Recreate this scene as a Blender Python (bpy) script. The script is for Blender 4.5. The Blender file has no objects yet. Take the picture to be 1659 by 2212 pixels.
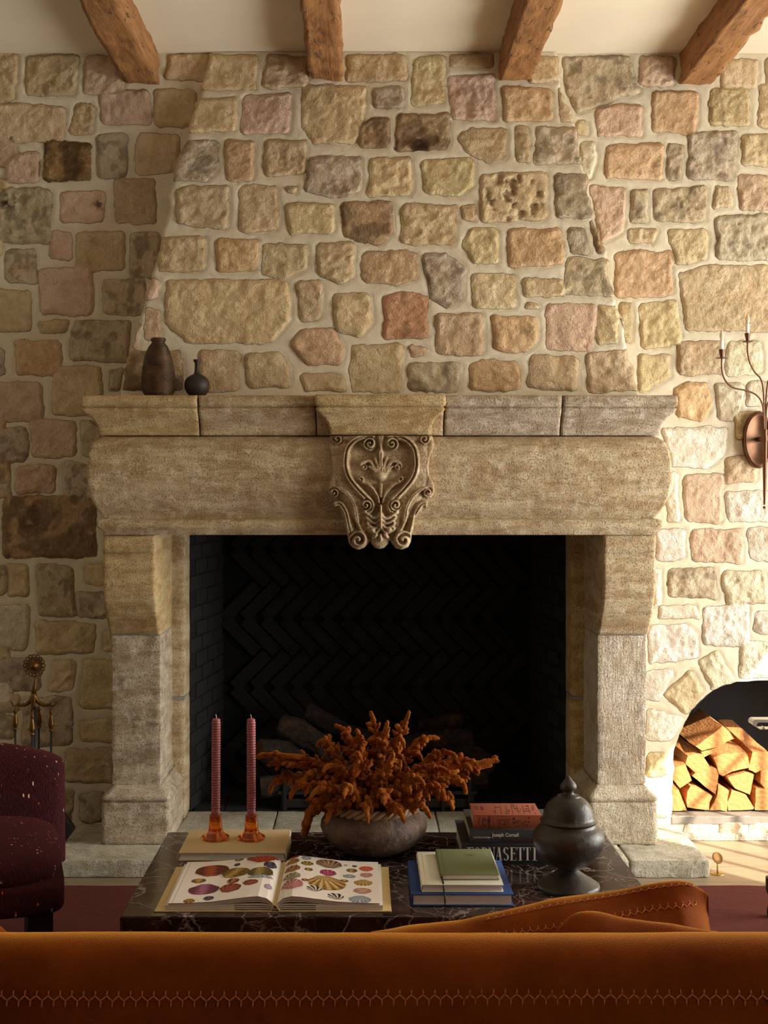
import bpy, bmesh, math, random
import numpy as np
from mathutils import Vector, Matrix
R = random.Random(7)
sc = bpy.context.scene
COL = sc.collection
PI = math.pi
F = 2750.0; VX = 785.0; VY = 1062.0; EYE = 1.45; DW = 5.30   # pinhole constants of the camera (image is 1659x2212)
CX = 0.0615                                                     # centre line of the fireplace

def P(px, py, d):
    """point at distance d (along the view axis) seen at pixel px,py"""
    return Vector(((px-VX)/F*d, d-DW, EYE-(py-VY)/F*d))
def onz(px, py, z):
    """point on the horizontal plane z seen at px,py"""
    d = (EYE-z)*F/(py-VY)
    return Vector(((px-VX)/F*d, d-DW, z))
def lin(c):
    return tuple(((v/255.)/12.92 if v/255. <= .04045 else ((v/255.+.055)/1.055)**2.4) for v in c)

# ------------------------------------------------------------------ noise
def _h(i, j, k):
    i = i.astype(np.int64); j = j.astype(np.int64); k = k.astype(np.int64)
    n = (i*374761393 + j*668265263 + k*2147483647*3 + 974711) & 0xffffffff
    n = ((n ^ (n >> 13))*1274126177) & 0xffffffff
    n = ((n ^ (n >> 16))*2246822519) & 0xffffffff
    n = n ^ (n >> 15)
    return (n & 0xffff)/65535.0
def vn(x, y, z=0.0):
    x = np.asarray(x, float); y = np.asarray(y, float); z = np.asarray(z, float)+0*x
    xi = np.floor(x); yi = np.floor(y); zi = np.floor(z)
    fx = x-xi; fy = y-yi; fz = z-zi
    fx = fx*fx*(3-2*fx); fy = fy*fy*(3-2*fy); fz = fz*fz*(3-2*fz)
    r = 0
    for a in (0, 1):
        for b in (0, 1):
            for c in (0, 1):
                w = (fx if a else 1-fx)*(fy if b else 1-fy)*(fz if c else 1-fz)
                r = r + w*_h(xi+a, yi+b, zi+c)
    return r*2-1
def fbm(x, y, z=0.0, o=4):
    r = 0; a = .5; s = 1.
    for k in range(o):
        r = r + a*vn(x*s+k*17.3, y*s+k*9.1, np.asarray(z)*s+k*3.7); a *= .5; s *= 2.03
    return r

# ------------------------------------------------------------------ meshes
def mesh_np(name, V, Fc, mat=None, parent=None, smooth=True, attrs=None):
    V = np.asarray(V, dtype=np.float32)
    me = bpy.data.meshes.new(name)
    if isinstance(Fc, np.ndarray):
        n = Fc.shape[1]; m = len(Fc)
        me.vertices.add(len(V)); me.vertices.foreach_set('co', V.ravel())
        me.loops.add(m*n); me.loops.foreach_set('vertex_index', Fc.astype(np.int32).ravel())
        me.polygons.add(m)
        me.polygons.foreach_set('loop_start', np.arange(0, m*n, n, dtype=np.int32))
        me.update(calc_edges=True); me.validate()
    else:
        me.from_pydata([tuple(map(float, v)) for v in V], [], Fc); me.update()
    if smooth: me.polygons.foreach_set('use_smooth', [True]*len(me.polygons))
    for k, (kind, arr) in (attrs or {}).items():
        at = me.attributes.new(k, kind, 'POINT')
        if kind == 'FLOAT': at.data.foreach_set('value', np.asarray(arr, np.float32).ravel())
        else:
            a4 = np.ones((len(V), 4), np.float32); a4[:, :3] = arr
            at.data.foreach_set('color', a4.ravel())
    o = bpy.data.objects.new(name, me); COL.objects.link(o)
    if mat: me.materials.append(mat)
    if parent is not None: o.parent = parent
    return o

class MB:
    def __init__(s): s.v = []; s.f = []; s.mi = []
    def add(s, V, Fc, mi=0):
        n = len(s.v)
        s.v.extend([tuple(map(float, p)) for p in V]); s.f.extend([tuple(int(i)+n for i in f) for f in Fc]); s.mi.extend([mi]*len(Fc)); return s
    def build(s, name, mat, parent=None, smooth=True, origin=None, auto=None):
        me = bpy.data.meshes.new(name)
        V = s.v
        if origin is not None: V = [(a-origin[0], b-origin[1], c-origin[2]) for a, b, c in V]
        me.from_pydata(V, [], s.f); me.update()
        mats = mat if isinstance(mat, (list, tuple)) else [mat]
        for m in mats: me.materials.append(m)
        if len(mats) > 1: me.polygons.foreach_set('material_index', s.mi)
        bm = bmesh.new(); bm.from_mesh(me); bmesh.ops.recalc_face_normals(bm, faces=bm.faces)
        for f in bm.faces: f.smooth = smooth
        if smooth and auto:
            for e in bm.edges:
                if len(e.link_faces) == 2 and e.calc_face_angle(0) > auto: e.smooth = False
        bm.to_mesh(me); bm.free()
        o = bpy.data.objects.new(name, me); COL.objects.link(o)
        if origin is not None: o.location = origin
        if parent is not None:
            o.parent = parent
            if origin is None and parent.location.length > 0:
                o.location = -Vector(parent.location)
        return o
    def box(s, x0, x1, y0, y1, z0, z1, b=0.0, seg=2, M=None, mi=0):
        bm = bmesh.new(); bmesh.ops.create_cube(bm, size=1)
        for v in bm.verts:
            v.co = Vector((x0+(v.co.x+.5)*(x1-x0), y0+(v.co.y+.5)*(y1-y0), z0+(v.co.z+.5)*(z1-z0)))
        if b > 0: bmesh.ops.bevel(bm, geom=list(bm.edges), offset=b, segments=seg, profile=.5, affect='EDGES')
        if M is not None: bm.transform(M)
        bm.verts.index_update()
        s.add([v.co[:] for v in bm.verts], [[v.index for v in f.verts] for f in bm.faces], mi); bm.free(); return s
    def lathe(s, prof, cx=0, cy=0, n=48, mi=0, M=None, close=True):
        V = []; Fc = []
        for r, z in prof:
            for k in range(n):
                a = 2*PI*k/n; p = Vector((cx+r*math.cos(a), cy+r*math.sin(a), z))
                V.append(M @ p if M is not None else p)
        m = len(prof)
        for i in range(m-1):
            for k in range(n):
                Fc.append((i*n+k, i*n+(k+1) % n, (i+1)*n+(k+1) % n, (i+1)*n+k))
        if close:
            Fc.append(tuple(range(n))[::-1]); Fc.append(tuple((m-1)*n+k for k in range(n)))
        s.add(V, Fc, mi); return s
    def tube(s, pts, rad, n=10, caps=True, mi=0, flat=None):
        pts = [Vector(p) for p in pts]
        if not hasattr(rad, '__len__'): rad = [rad]*len(pts)
        V = []; Fc = []
        up = None
        for i, p in enumerate(pts):
            t = (pts[min(i+1, len(pts)-1)]-pts[max(i-1, 0)])
            if t.length < 1e-9: t = Vector((0, 0, 1))
            t.normalize()
            if up is None:
                up = Vector((0, 0, 1)) if abs(t.z) < .9 else Vector((1, 0, 0))
                if flat is not None: up = Vector(flat)
            up = (up - t*up.dot(t)); up.normalize(); sd = t.cross(up)
            r = rad[i]
            ru, rs = (r if not isinstance(r, tuple) else r[0]), (r if not isinstance(r, tuple) else r[1])
            for k in range(n):
                a = 2*PI*k/n
                V.append(p+up*math.cos(a)*ru+sd*math.sin(a)*rs)
        m = len(pts)
        for i in range(m-1):
            for k in range(n):
                Fc.append((i*n+k, i*n+(k+1) % n, (i+1)*n+(k+1) % n, (i+1)*n+k))
        if caps:
            Fc.append(tuple(range(n))[::-1]); Fc.append(tuple((m-1)*n+k for k in range(n)))
        s.add(V, Fc, mi); return s
    def prism(s, poly, dirv, mi=0, mi_side=None):
        """poly: list of 3-D points, extruded by dirv"""
        n = len(poly); d = Vector(dirv)
        V = [Vector(p) for p in poly]+[Vector(p)+d for p in poly]
        s.add(V, [tuple(range(n))], mi); b = len(s.v)-2*n
        side = [(i, (i+1) % n, n+(i+1) % n, n+i) for i in range(n)]
        s.f.extend([tuple(q+b for q in f) for f in side]); s.mi.extend([mi if mi_side is None else mi_side]*n)
        s.f.append(tuple(b+n+i for i in range(n))[::-1]); s.mi.append(mi)
        return s

def smooth_path(pts, n=8, closed=False):
    """Catmull-Rom through pts"""
    P_ = [Vector(p) for p in pts]; out = []; m = len(P_)
    for i in range(m-1):
        p0 = P_[max(i-1, 0)]; p1 = P_[i]; p2 = P_[i+1]; p3 = P_[min(i+2, m-1)]
        for k in range(n):
            t = k/n
            out.append(.5*((2*p1)+(p2-p0)*t+(2*p0-5*p1+4*p2-p3)*t*t+(3*p1-p0-3*p2+p3)*t**3))
    out.append(P_[-1]); return out

def tag(o, label=None, cat=None, group=None, kind=None):
    if label: o['label'] = label
    if cat: o['category'] = cat
    if group: o['group'] = group
    if kind: o['kind'] = kind
    return o
def empty(name, loc=(0, 0, 0), label=None, cat=None, group=None, kind=None, rz=0):
    o = bpy.data.objects.new(name, None); COL.objects.link(o); o.location = loc; o.rotation_euler = (0, 0, rz)
    o.empty_display_size = .05
    return tag(o, label, cat, group, kind)
def struct(o): o['kind'] = 'structure'; return o

def rough_block(x0, x1, y0, y1, z0, z1, r=.008, step=.012, amp=.002, fr=30, seed=0, chip=0.0):
    """box with rounded edges and a weathered surface, as numpy verts and quads"""
    V = []; Fc = []; n0 = 0
    lo = np.array([x0, y0, z0]); hi = np.array([x1, y1, z1])
    for ax in range(3):
        a, b = [k for k in range(3) if k != ax]
        na = max(2, int((hi[a]-lo[a])/step)); nb = max(2, int((hi[b]-lo[b])/step))
        A = np.linspace(lo[a], hi[a], na+1); B = np.linspace(lo[b], hi[b], nb+1)
        AA, BB = np.meshgrid(A, B, indexing='ij')
        for sgn in (0, 1):
            p = np.zeros((na+1, nb+1, 3)); p[..., a] = AA; p[..., b] = BB; p[..., ax] = hi[ax] if sgn else lo[ax]
            idx = (np.arange((na+1)*(nb+1)).reshape(na+1, nb+1))+n0
            q = np.stack([idx[:-1, :-1], idx[1:, :-1], idx[1:, 1:], idx[:-1, 1:]], -1).reshape(-1, 4)
            flip = (sgn == 0) ^ (ax == 1)
            if flip: q = q[:, ::-1]
            V.append(p.reshape(-1, 3)); Fc.append(q); n0 += (na+1)*(nb+1)
    V = np.concatenate(V); Fc = np.concatenate(Fc)
    rr = r*(1+.6*vn(V[:, 0]*9+seed, V[:, 1]*9, V[:, 2]*9))
    rr = np.minimum(rr, (hi-lo).min()*.45)[:, None]
    inner = np.clip(V, lo+rr, hi-rr); n = V-inner; L = np.linalg.norm(n, axis=1, keepdims=True)+1e-9; n = n/L
    V2 = inner+n*rr
    k = fbm(V2[:, 0]*fr+seed*3.1, V2[:, 1]*fr, V2[:, 2]*fr+seed)
    V2 = V2+n*(amp*k)[:, None]
    if chip:
        c = np.clip(fbm(V2[:, 0]*14+seed, V2[:, 1]*14+5, V2[:, 2]*14)-.12, 0, 1)
        V2 = V2-n*(chip*c)[:, None]
    return V2, Fc

# ------------------------------------------------------------------ materials
class NT:
    def __init__(s, name):
        s.m = bpy.data.materials.new(name); s.m.use_nodes = True
        s.t = s.m.node_tree; s.t.nodes.clear()
        s.out = s.n('ShaderNodeOutputMaterial'); s.b = s.n('ShaderNodeBsdfPrincipled')
        s.l(s.b.outputs[0], s.out.inputs[0])
    def n(s, typ, **kw):
        nd = s.t.nodes.new(typ)
        for k, v in kw.items():
            if hasattr(nd, k): setattr(nd, k, v)
        return nd
    def l(s, a, b): s.t.links.new(a, b)
    def set(s, sock, v):
        if isinstance(v, bpy.types.NodeSocket): s.l(v, sock)
        else: sock.default_value = v if not isinstance(v, tuple) or len(v) != 3 or sock.type != 'RGBA' else (*v, 1)
    def coords(s, scale=(1, 1, 1), kind='Object', rot=(0, 0, 0)):
        tc = s.n('ShaderNodeTexCoord'); mp = s.n('ShaderNodeMapping'); mp.inputs['Scale'].default_value = scale
        mp.inputs['Rotation'].default_value = rot
        s.l(tc.outputs[kind], mp.inputs[0]); return mp.outputs[0]
    def noise(s, vec, scale, detail=4, rough=.55, dist=0.):
        nd = s.n('ShaderNodeTexNoise'); s.l(vec, nd.inputs['Vector']); nd.inputs['Scale'].default_value = scale
        nd.inputs['Detail'].default_value = detail; nd.inputs['Roughness'].default_value = rough; nd.inputs['Distortion'].default_value = dist
        return nd.outputs['Fac']
    def voro(s, vec, scale, feat='F1', rnd=1.):
        nd = s.n('ShaderNodeTexVoronoi', feature=feat); s.l(vec, nd.inputs['Vector']); nd.inputs['Scale'].default_value = scale
        nd.inputs['Randomness'].default_value = rnd
        return nd.outputs['Distance']
    def ramp(s, fac, a, b, va=0., vb=1.):
        nd = s.n('ShaderNodeMapRange'); s.set(nd.inputs[0], fac); nd.inputs[1].default_value = a; nd.inputs[2].default_value = b
        nd.inputs[3].default_value = va; nd.inputs[4].default_value = vb; nd.clamp = True; return nd.outputs[0]
    def mix(s, fac, a, b, mode='MIX'):
        nd = s.n('ShaderNodeMix', data_type='RGBA', blend_type=mode); s.set(nd.inputs[0], fac); s.set(nd.inputs[6], a); s.set(nd.inputs[7], b)
        return nd.outputs[2]
    def math(s, op, a, b=0.):
        nd = s.n('ShaderNodeMath', operation=op); s.set(nd.inputs[0], a); s.set(nd.inputs[1], b); return nd.outputs[0]
    def attr(s, name, out='Color'):
        nd = s.n('ShaderNodeAttribute', attribute_name=name); return nd.outputs[out]
    def bump(s, h, dist, strength=1., prev=None):
        nd = s.n('ShaderNodeBump'); s.l(h, nd.inputs['Height']); nd.inputs['Distance'].default_value = dist; nd.inputs['Strength'].default_value = strength
        if prev is not None: s.l(prev, nd.inputs['Normal'])
        return nd.outputs[0]
    def fin(s, col=None, rough=None, normal=None, **kw):
        if col is not None: s.set(s.b.inputs['Base Color'], col)
        if rough is not None: s.set(s.b.inputs['Roughness'], rough)
        if normal is not None: s.l(normal, s.b.inputs['Normal'])
        for k, v in kw.items(): s.set(s.b.inputs[k.replace('_', ' ')], v)
        return s.m

def plain(name, col, rough=.6, var=.0, scale=40, bump=0., **kw):
    t = NT(name); c = t.coords()
    f = t.noise(c, scale, 4)
    cc = t.mix(t.ramp(f, .3, .7), tuple(v*(1-var) for v in col), tuple(min(1, v*(1+var)) for v in col))
    return t.fin(cc, rough, t.bump(f, bump) if bump else None, **kw)
M = {}
def limestone(name, base, dark, light, band=True, pit=.5, bd=.004, tool=False):
    t = NT(name); c = t.coords(); cb = t.coords((1, 1, 4.5) if band else (1, 1, 1))
    n1 = t.noise(cb, 5, 6, .62, .3); n2 = t.noise(c, 26, 5, .6); n3 = t.noise(c, 190, 3, .6); v = t.voro(c, 150)
    col = t.mix(t.ramp(n1, .36, .66), dark, base)
    col = t.mix(t.math('MULTIPLY', t.ramp(n2, .5, .75), .7), col, light)
    col = t.mix(t.math('MULTIPLY', t.ramp(t.noise(t.coords((1, 1, 7)), 17, 7, .72, .4), .52, .7), .55), col, tuple(x*.72 for x in dark))
    spk = t.ramp(t.math('ADD', n3, t.math('MULTIPLY', v, .25)), .44, .60)
    col = t.mix(t.math('MULTIPLY', t.math('SUBTRACT', 1., spk), pit), col, tuple(x*.42 for x in dark))
    h = t.math('ADD', t.math('MULTIPLY', n3, .5), t.math('MULTIPLY', n2, .9))
    if tool:
        ct = t.coords((1, 1, .16) if tool == 'v' else ((1, 1, .35)), rot=(0, .5, 0) if tool == 'd' else (0, 0, 0))
        h = t.math('ADD', h, t.math('MULTIPLY', t.noise(ct, 95, 3, .6), .9))
    h = t.math('ADD', h, t.math('MULTIPLY', spk, .35))
    return t.fin(col, .9, t.bump(h, bd), Specular_IOR_Level=.25)
LB = lin((205, 186, 150)); LD = lin((164, 136, 98)); LL = lin((224, 210, 182))
M['lime'] = limestone('limestone_honed', LB, LD, LL, pit=.55)
M['lime_warm'] = limestone('limestone_warm', lin((204, 180, 134)), lin((168, 138, 92)), lin((216, 196, 152)), pit=.5)
M['lime_grey'] = limestone('limestone_grey', lin((198, 182, 156)), lin((150, 130, 104)), lin((224, 214, 198)), pit=.6)
M['lime_carved'] = limestone('limestone_carved', lin((196, 174, 138)), lin((150, 124, 92)), lin((222, 206, 178)), band=False, pit=.7, bd=.003)
M['lime_tool'] = limestone('limestone_tooled', lin((214, 202, 180)), lin((180, 160, 132)), lin((232, 226, 212)), band=False, pit=.35, bd=.006, tool='v')
M['lime_tool_d'] = limestone('limestone_combed', lin((210, 198, 172)), lin((176, 158, 128)), lin((228, 220, 204)), band=False, pit=.35, bd=.005, tool='d')
M['hearth'] = limestone('hearth_stone', lin((206, 200, 180)), lin((168, 158, 134)), lin((226, 222, 208)), band=False, pit=.4, bd=.005)
M['joint'] = plain('lime_joint', lin((140, 138, 128)), .95, .15, 60, .002)

# rubble wall: colour per stone and distance to its edge are stored on the mesh
t = NT('rubble_stone'); c = t.coords()
nA = t.noise(c, 45, 4, .6); nB = t.noise(c, 14, 5, .62, .4); nC = t.noise(c, 170, 3, .65); nD = t.noise(c, 6, 3)
sdf = t.attr('sdf', 'Fac')
e = t.math('ADD', sdf, t.math('MULTIPLY', t.math('SUBTRACT', nA, .5), .014))
e = t.math('ADD', e, t.math('MULTIPLY', t.math('SUBTRACT', nC, .5), .005))
mask = t.ramp(e, .0015, -.0025)
sc_ = t.attr('col')
s1 = t.mix(t.ramp(nB, .38, .6), t.mix(1., sc_, (.82, .78, .72), 'MULTIPLY'), sc_)
s1 = t.mix(t.math('MULTIPLY', t.ramp(nA, .5, .7), .6), s1, t.mix(.5, sc_, lin((226, 206, 165))))
s1 = t.mix(t.math('MULTIPLY', t.ramp(nD, .56, .7), .16), s1, lin((196, 128, 78)))
pits = t.ramp(nC, .30, .40)
s1 = t.mix(t.math('MULTIPLY', t.math('SUBTRACT', 1., pits), .55), s1, t.mix(1., sc_, (.25, .2, .16), 'MULTIPLY'))
s1 = t.mix(t.attr('stain_and_pits', 'Fac'), s1, lin((62, 40, 24)))
mo = t.mix(t.ramp(nB, .3, .7), lin((203, 191, 163)), lin((216, 205, 180)))
mo = t.mix(t.math('MULTIPLY', t.ramp(nC, .56, .7), .35), mo, lin((180, 163, 130)))
col = t.mix(mask, mo, s1)
hs = t.math('ADD', t.math('MULTIPLY', nA, 1.3), t.math('MULTIPLY', nC, .7)); hs = t.math('ADD', hs, t.math('MULTIPLY', nB, 1.2))
hm = t.math('MULTIPLY', nC, .25)
mx = t.n('ShaderNodeMix', data_type='FLOAT'); t.l(mask, mx.inputs[0]); t.l(hm, mx.inputs[2]); t.l(hs, mx.inputs[3])
hh = t.math('SUBTRACT', mx.outputs[0], t.math('MULTIPLY', t.math('MULTIPLY', mask, t.math('SUBTRACT', 1., mask)), 2.2))
M['rubble'] = t.fin(col, .92, t.bump(hh, .0065), Specular_IOR_Level=.2)

M['plaster'] = plain('ceiling_plaster', lin((226, 214, 188)), .9, .03, 3, .002)
M['low_bounce'] = plain('bounce_cutting_dark', lin((70, 48, 34)), .6, .2, 3)  # unseen rear wall made dark to cut bounce onto the sofa back
M['plaster_wall'] = plain('wall_plaster', lin((204, 198, 184)), .9, .05, 3, .002)

# rough sawn oak beams
t = NT('hewn_oak'); c = t.coords(); cg = t.coords((14, 1.2, 14))
n1 = t.noise(cg, 3.2, 6, .6, .6); n2 = t.noise(c, 9, 5, .6, .5); n3 = t.noise(t.coords((30, 3, 30)), 5, 3)
cr = t.ramp(t.noise(t.coords((16, 4.5, 16)), 3.4, 5, .6, 1.2), .33, .37)
col = t.mix(t.ramp(n1, .3, .7), lin((122, 80, 42)), lin((166, 116, 64)))
col = t.mix(t.math('MULTIPLY', t.ramp(n2, .55, .75), .6), col, lin((92, 56, 28)))
col = t.mix(t.math('MULTIPLY', t.math('SUBTRACT', 1., cr), .75), col, lin((70, 44, 24)))
h = t.math('ADD', t.math('MULTIPLY', n1, .4), t.math('ADD', t.math('MULTIPLY', cr, .8), n2))
M['oak'] = t.fin(col, .75, t.bump(h, .012))

# wood floor: planks along X
t = NT('floor_oak'); c = t.coords((1, 1, 1))
br = t.n('ShaderNodeTexBrick'); t.l(c, br.inputs['Vector']); br.inputs['Scale'].default_value = 1.
br.inputs['Brick Width'].default_value = 2.2; br.inputs['Row Height'].default_value = .19; br.inputs['Mortar Size'].default_value = .0012
br.inputs['Color1'].default_value = (*lin((156, 138, 112)), 1); br.inputs['Color2'].default_value = (*lin((140, 122, 98)), 1); br.inputs['Mortar'].default_value = (*lin((60, 48, 36)), 1)
g = t.noise(t.coords((1.2, 22, 1)), 6, 6, .6, .8)
col = t.mix(t.ramp(g, .3, .7), t.mix(1., br.outputs[0], (.72, .7, .68), 'MULTIPLY'), br.outputs[0])
M['floor'] = t.fin(col, .42, t.bump(g, .0015))

t = NT('wool_rug'); c = t.coords((2, 120, 1)); c2 = t.coords()
g = t.noise(c, 3, 4, .7, .4); f = t.noise(c2, 260, 2)
col = t.mix(t.ramp(g, .3, .7), lin((62, 26, 24)), lin((100, 50, 42)))
col = t.mix(t.math('MULTIPLY', t.ramp(f, .5, .75), .4), col, lin((118, 66, 54)))
M['rug'] = t.fin(col, 1., t.bump(t.math('ADD', g, f), .006), Sheen_Weight=.4, Sheen_Tint=(*lin((150, 90, 80)), 1), Specular_IOR_Level=.1)

# dark red marble with white veins
t = NT('veined_marble'); c = t.coords()
wn = t.n('ShaderNodeTexNoise'); t.l(c, wn.inputs['Vector']); wn.inputs['Scale'].default_value = 7; wn.inputs['Detail'].default_value = 5
def warp(amount):
    vm = t.n('ShaderNodeVectorMath', operation='SCALE'); t.l(wn.outputs['Color'], vm.inputs[0]); vm.inputs['Scale'].default_value = amount
    va = t.n('ShaderNodeVectorMath', operation='ADD'); t.l(vm.outputs[0], va.inputs[0]); t.l(c, va.inputs[1]); return va.outputs[0]
v1 = t.voro(warp(.22), 7, 'DISTANCE_TO_EDGE'); v2 = t.voro(warp(.12), 21, 'DISTANCE_TO_EDGE'); v3 = t.voro(warp(.3), 3.1, 'DISTANCE_TO_EDGE')
gate = t.ramp(t.noise(c, 5, 3), .47, .62); gate2 = t.ramp(t.noise(c, 11, 3), .48, .62)
w = t.math('ADD', t.math('MULTIPLY', t.ramp(v1, .016, .0), gate), t.math('MULTIPLY', t.ramp(v2, .03, .0), t.math('MULTIPLY', gate2, .75)))
w = t.math('MINIMUM', t.math('ADD', w, t.math('MULTIPLY', t.ramp(v3, .012, .0), .7)), 1.)
n1 = t.noise(c, 9, 6, .6, .5)
base = t.mix(t.ramp(n1, .35, .65), lin((28, 17, 16)), lin((58, 40, 36)))
base = t.mix(t.math('MULTIPLY', t.ramp(t.noise(c, 30, 5, .7), .55, .7), .5), base, lin((96, 78, 68)))
col = t.mix(t.math('MULTIPLY', w, .62), base, lin((190, 176, 166)))
M['marble'] = t.fin(col, .12, Specular_IOR_Level=.45)

def velvet(name, base, lo, sheen, bumpd=.002, fleck=False, rough=.85, sw=1.):
    t = NT(name); c = t.coords()
    n1 = t.noise(c, 7, 4, .6); n2 = t.noise(c, 420, 2)
    col = t.mix(t.ramp(n1, .3, .7), lo, base)
    h = n2
    if fleck:
        cf = t.coords((1, 1, .35))
        vf = t.voro(cf, 60); gt = t.ramp(t.noise(c, 37, 2), .50, .53)
        fm = t.math('MULTIPLY', t.ramp(vf, .2, .13), gt)
        fc = t.mix(t.ramp(t.noise(c, 23, 2), .49, .51), lin((210, 80, 40)), lin((235, 205, 170)))
        weave = t.noise(t.coords((1, 1, .2)), 330, 2)
        col = t.mix(t.ramp(weave, .4, .7), col, tuple(min(1, v*1.9) for v in base))
        col = t.mix(fm, col, fc); h = t.math('ADD', weave, t.math('MULTIPLY', fm, 1.))
    return t.fin(col, rough, t.bump(h, bumpd), Sheen_Weight=sw, Sheen_Roughness=.35, Sheen_Tint=(*sheen, 1), Specular_IOR_Level=.1)
M['velvet'] = velvet('rust_velvet', lin((146, 70, 15)), lin((112, 48, 9)), lin((255, 176, 66)), .0012, sw=.95)
M['stitch'] = plain('stitch_thread', lin((214, 116, 48)), .7, .1, 200, Sheen_Weight=.5)
M['tweed'] = velvet('burgundy_tweed', lin((52, 19, 20)), lin((37, 13, 15)), lin((140, 70, 64)), .003, fleck=True, sw=.22)

t = NT('dried_flower'); c = t.coords(); n = t.noise(c, 480, 3, .7); v = t.voro(c, 330); oi = t.n('ShaderNodeObjectInfo')
n1 = t.noise(c, 16, 3)
base = t.mix(oi.outputs['Random'], lin((178, 90, 30)), lin((200, 122, 46)))
base = t.mix(t.ramp(n1, .4, .65), base, lin((140, 58, 22)))
col = t.mix(t.ramp(n, .35, .65), t.mix(1., base, (.5, .42, .34), 'MULTIPLY'), base)
M['flower'] = t.fin(col, 1., t.bump(t.math('ADD', n, t.math('MULTIPLY', v, .8)), .004), Sheen_Weight=.7, Sheen_Roughness=.4, Sheen_Tint=(*lin((240, 165, 90)), 1), Specular_IOR_Level=.05)
for nm_, cc_ in (('flower_gold', (1.35, 1.5, 1.5)), ('flower_deep', (.62, .42, .40))):
    m_ = M['flower'].copy(); m_.name = nm_
    nd_ = [n for n in m_.node_tree.nodes if n.type == 'BSDF_PRINCIPLED'][0]; lk_ = nd_.inputs['Base Color'].links[0].from_socket
    mx_ = m_.node_tree.nodes.new('ShaderNodeMix'); mx_.data_type = 'RGBA'; mx_.blend_type = 'MULTIPLY'; mx_.clamp_result = True; mx_.inputs[0].default_value = 1.; mx_.inputs[7].default_value = (*cc_, 1)
    m_.node_tree.links.new(lk_, mx_.inputs[6]); m_.node_tree.links.new(mx_.outputs[2], nd_.inputs['Base Color']); M[nm_] = m_
M['stalk'] = plain('dry_stalk', lin((120, 96, 50)), .8, .2, 60)

t = NT('old_clay'); c = t.coords(); n1 = t.noise(c, 14, 6, .65, .5); n2 = t.noise(c, 60, 4); sp = t.voro(c, 70)
col = t.mix(t.ramp(n1, .35, .62), lin((58, 44, 36)), lin((104, 82, 66)))
col = t.mix(t.math('MULTIPLY', t.ramp(n2, .56, .7), .6), col, lin((134, 112, 92)))
col = t.mix(t.math('MULTIPLY', t.ramp(sp, .12, .06), .5), col, lin((160, 144, 124)))
M['clay'] = t.fin(col, .75, t.bump(t.math('ADD', n1, n2), .004))
M['rope'] = plain('clay_rope', lin((146, 118, 92)), .8, .25, 40, .002)

t = NT('aged_bronze'); c = t.coords(); n1 = t.noise(c, 12, 5, .6); n2 = t.noise(c, 80, 4)
col = t.mix(t.ramp(n1, .3, .7), lin((38, 35, 31)), lin((70, 63, 54)))
col = t.mix(t.math('MULTIPLY', t.ramp(n2, .62, .72), .5), col, lin((110, 100, 88)))
M['urn'] = t.fin(col, t.ramp(n2, .3, .7, .30, .5), t.bump(n2, .001), Metallic=.25)
t = NT('vase_ribbed'); c = t.coords(); w = t.n('ShaderNodeTexWave', bands_direction='Z'); t.l(c, w.inputs[0]); w.inputs['Scale'].default_value = 70; w.inputs['Distortion'].default_value = 1.5
n1 = t.noise(c, 22, 5, .7)
col = t.mix(t.ramp(n1, .35, .65), lin((42, 30, 18)), lin((96, 66, 36)))
M['vase'] = t.fin(col, .5, t.bump(w.outputs['Fac'], .0012), Metallic=.35)
M['bottle'] = plain('dark_glaze', lin((44, 32, 24)), .6, .3, 20)

t = NT('amber_glass'); M['amber'] = t.fin((*lin((250, 140, 40)), 1), .04, None, Transmission_Weight=.85, IOR=1.5)
M['candle'] = plain('rose_wax', lin((152, 82, 86)), .45, .08, 30, Subsurface_Weight=.15, Subsurface_Scale=.01)
M['wick'] = plain('wick', lin((230, 220, 200)), .9)
M['black'] = plain('black_iron', lin((24, 22, 22)), .5, .2, 30)
M['soot'] = plain('sooty_brick', lin((22, 20, 19)), .9, .35, 12, .004)
M['soot_joint'] = plain('sooty_joint', lin((9, 9, 9)), 1., .3, 12)
M['niche'] = plain('niche_lining', lin((30, 28, 27)), .95, .2, 10, .002)
M['brass'] = plain('aged_brass', lin((104, 74, 38)), .48, .35, 40, .001, Metallic=.9)
M['brass_light'] = plain('satin_brass', lin((186, 160, 96)), .35, .1, 90, Metallic=.9)
M['bronze'] = plain('oil_bronze', lin((98, 68, 48)), .4, .2, 30, Metallic=.8)
M['slate'] = plain('slate_ledge', lin((120, 112, 102)), .7, .15, 25, .002)
M['bulb'] = plain('frosted_bulb', lin((226, 208, 176)), .35, .02, 10, Transmission_Weight=.35, Subsurface_Weight=.2)
M['sleeve'] = plain('candle_sleeve', lin((238, 230, 214)), .5, .02)
M['steel'] = plain('satin_steel', lin((205, 202, 190)), .3, .05, 50, Metallic=.7)
M['leg_grey'] = plain('grey_metal', lin((84, 78, 70)), .4, .1, 50, Metallic=.5)

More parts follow.
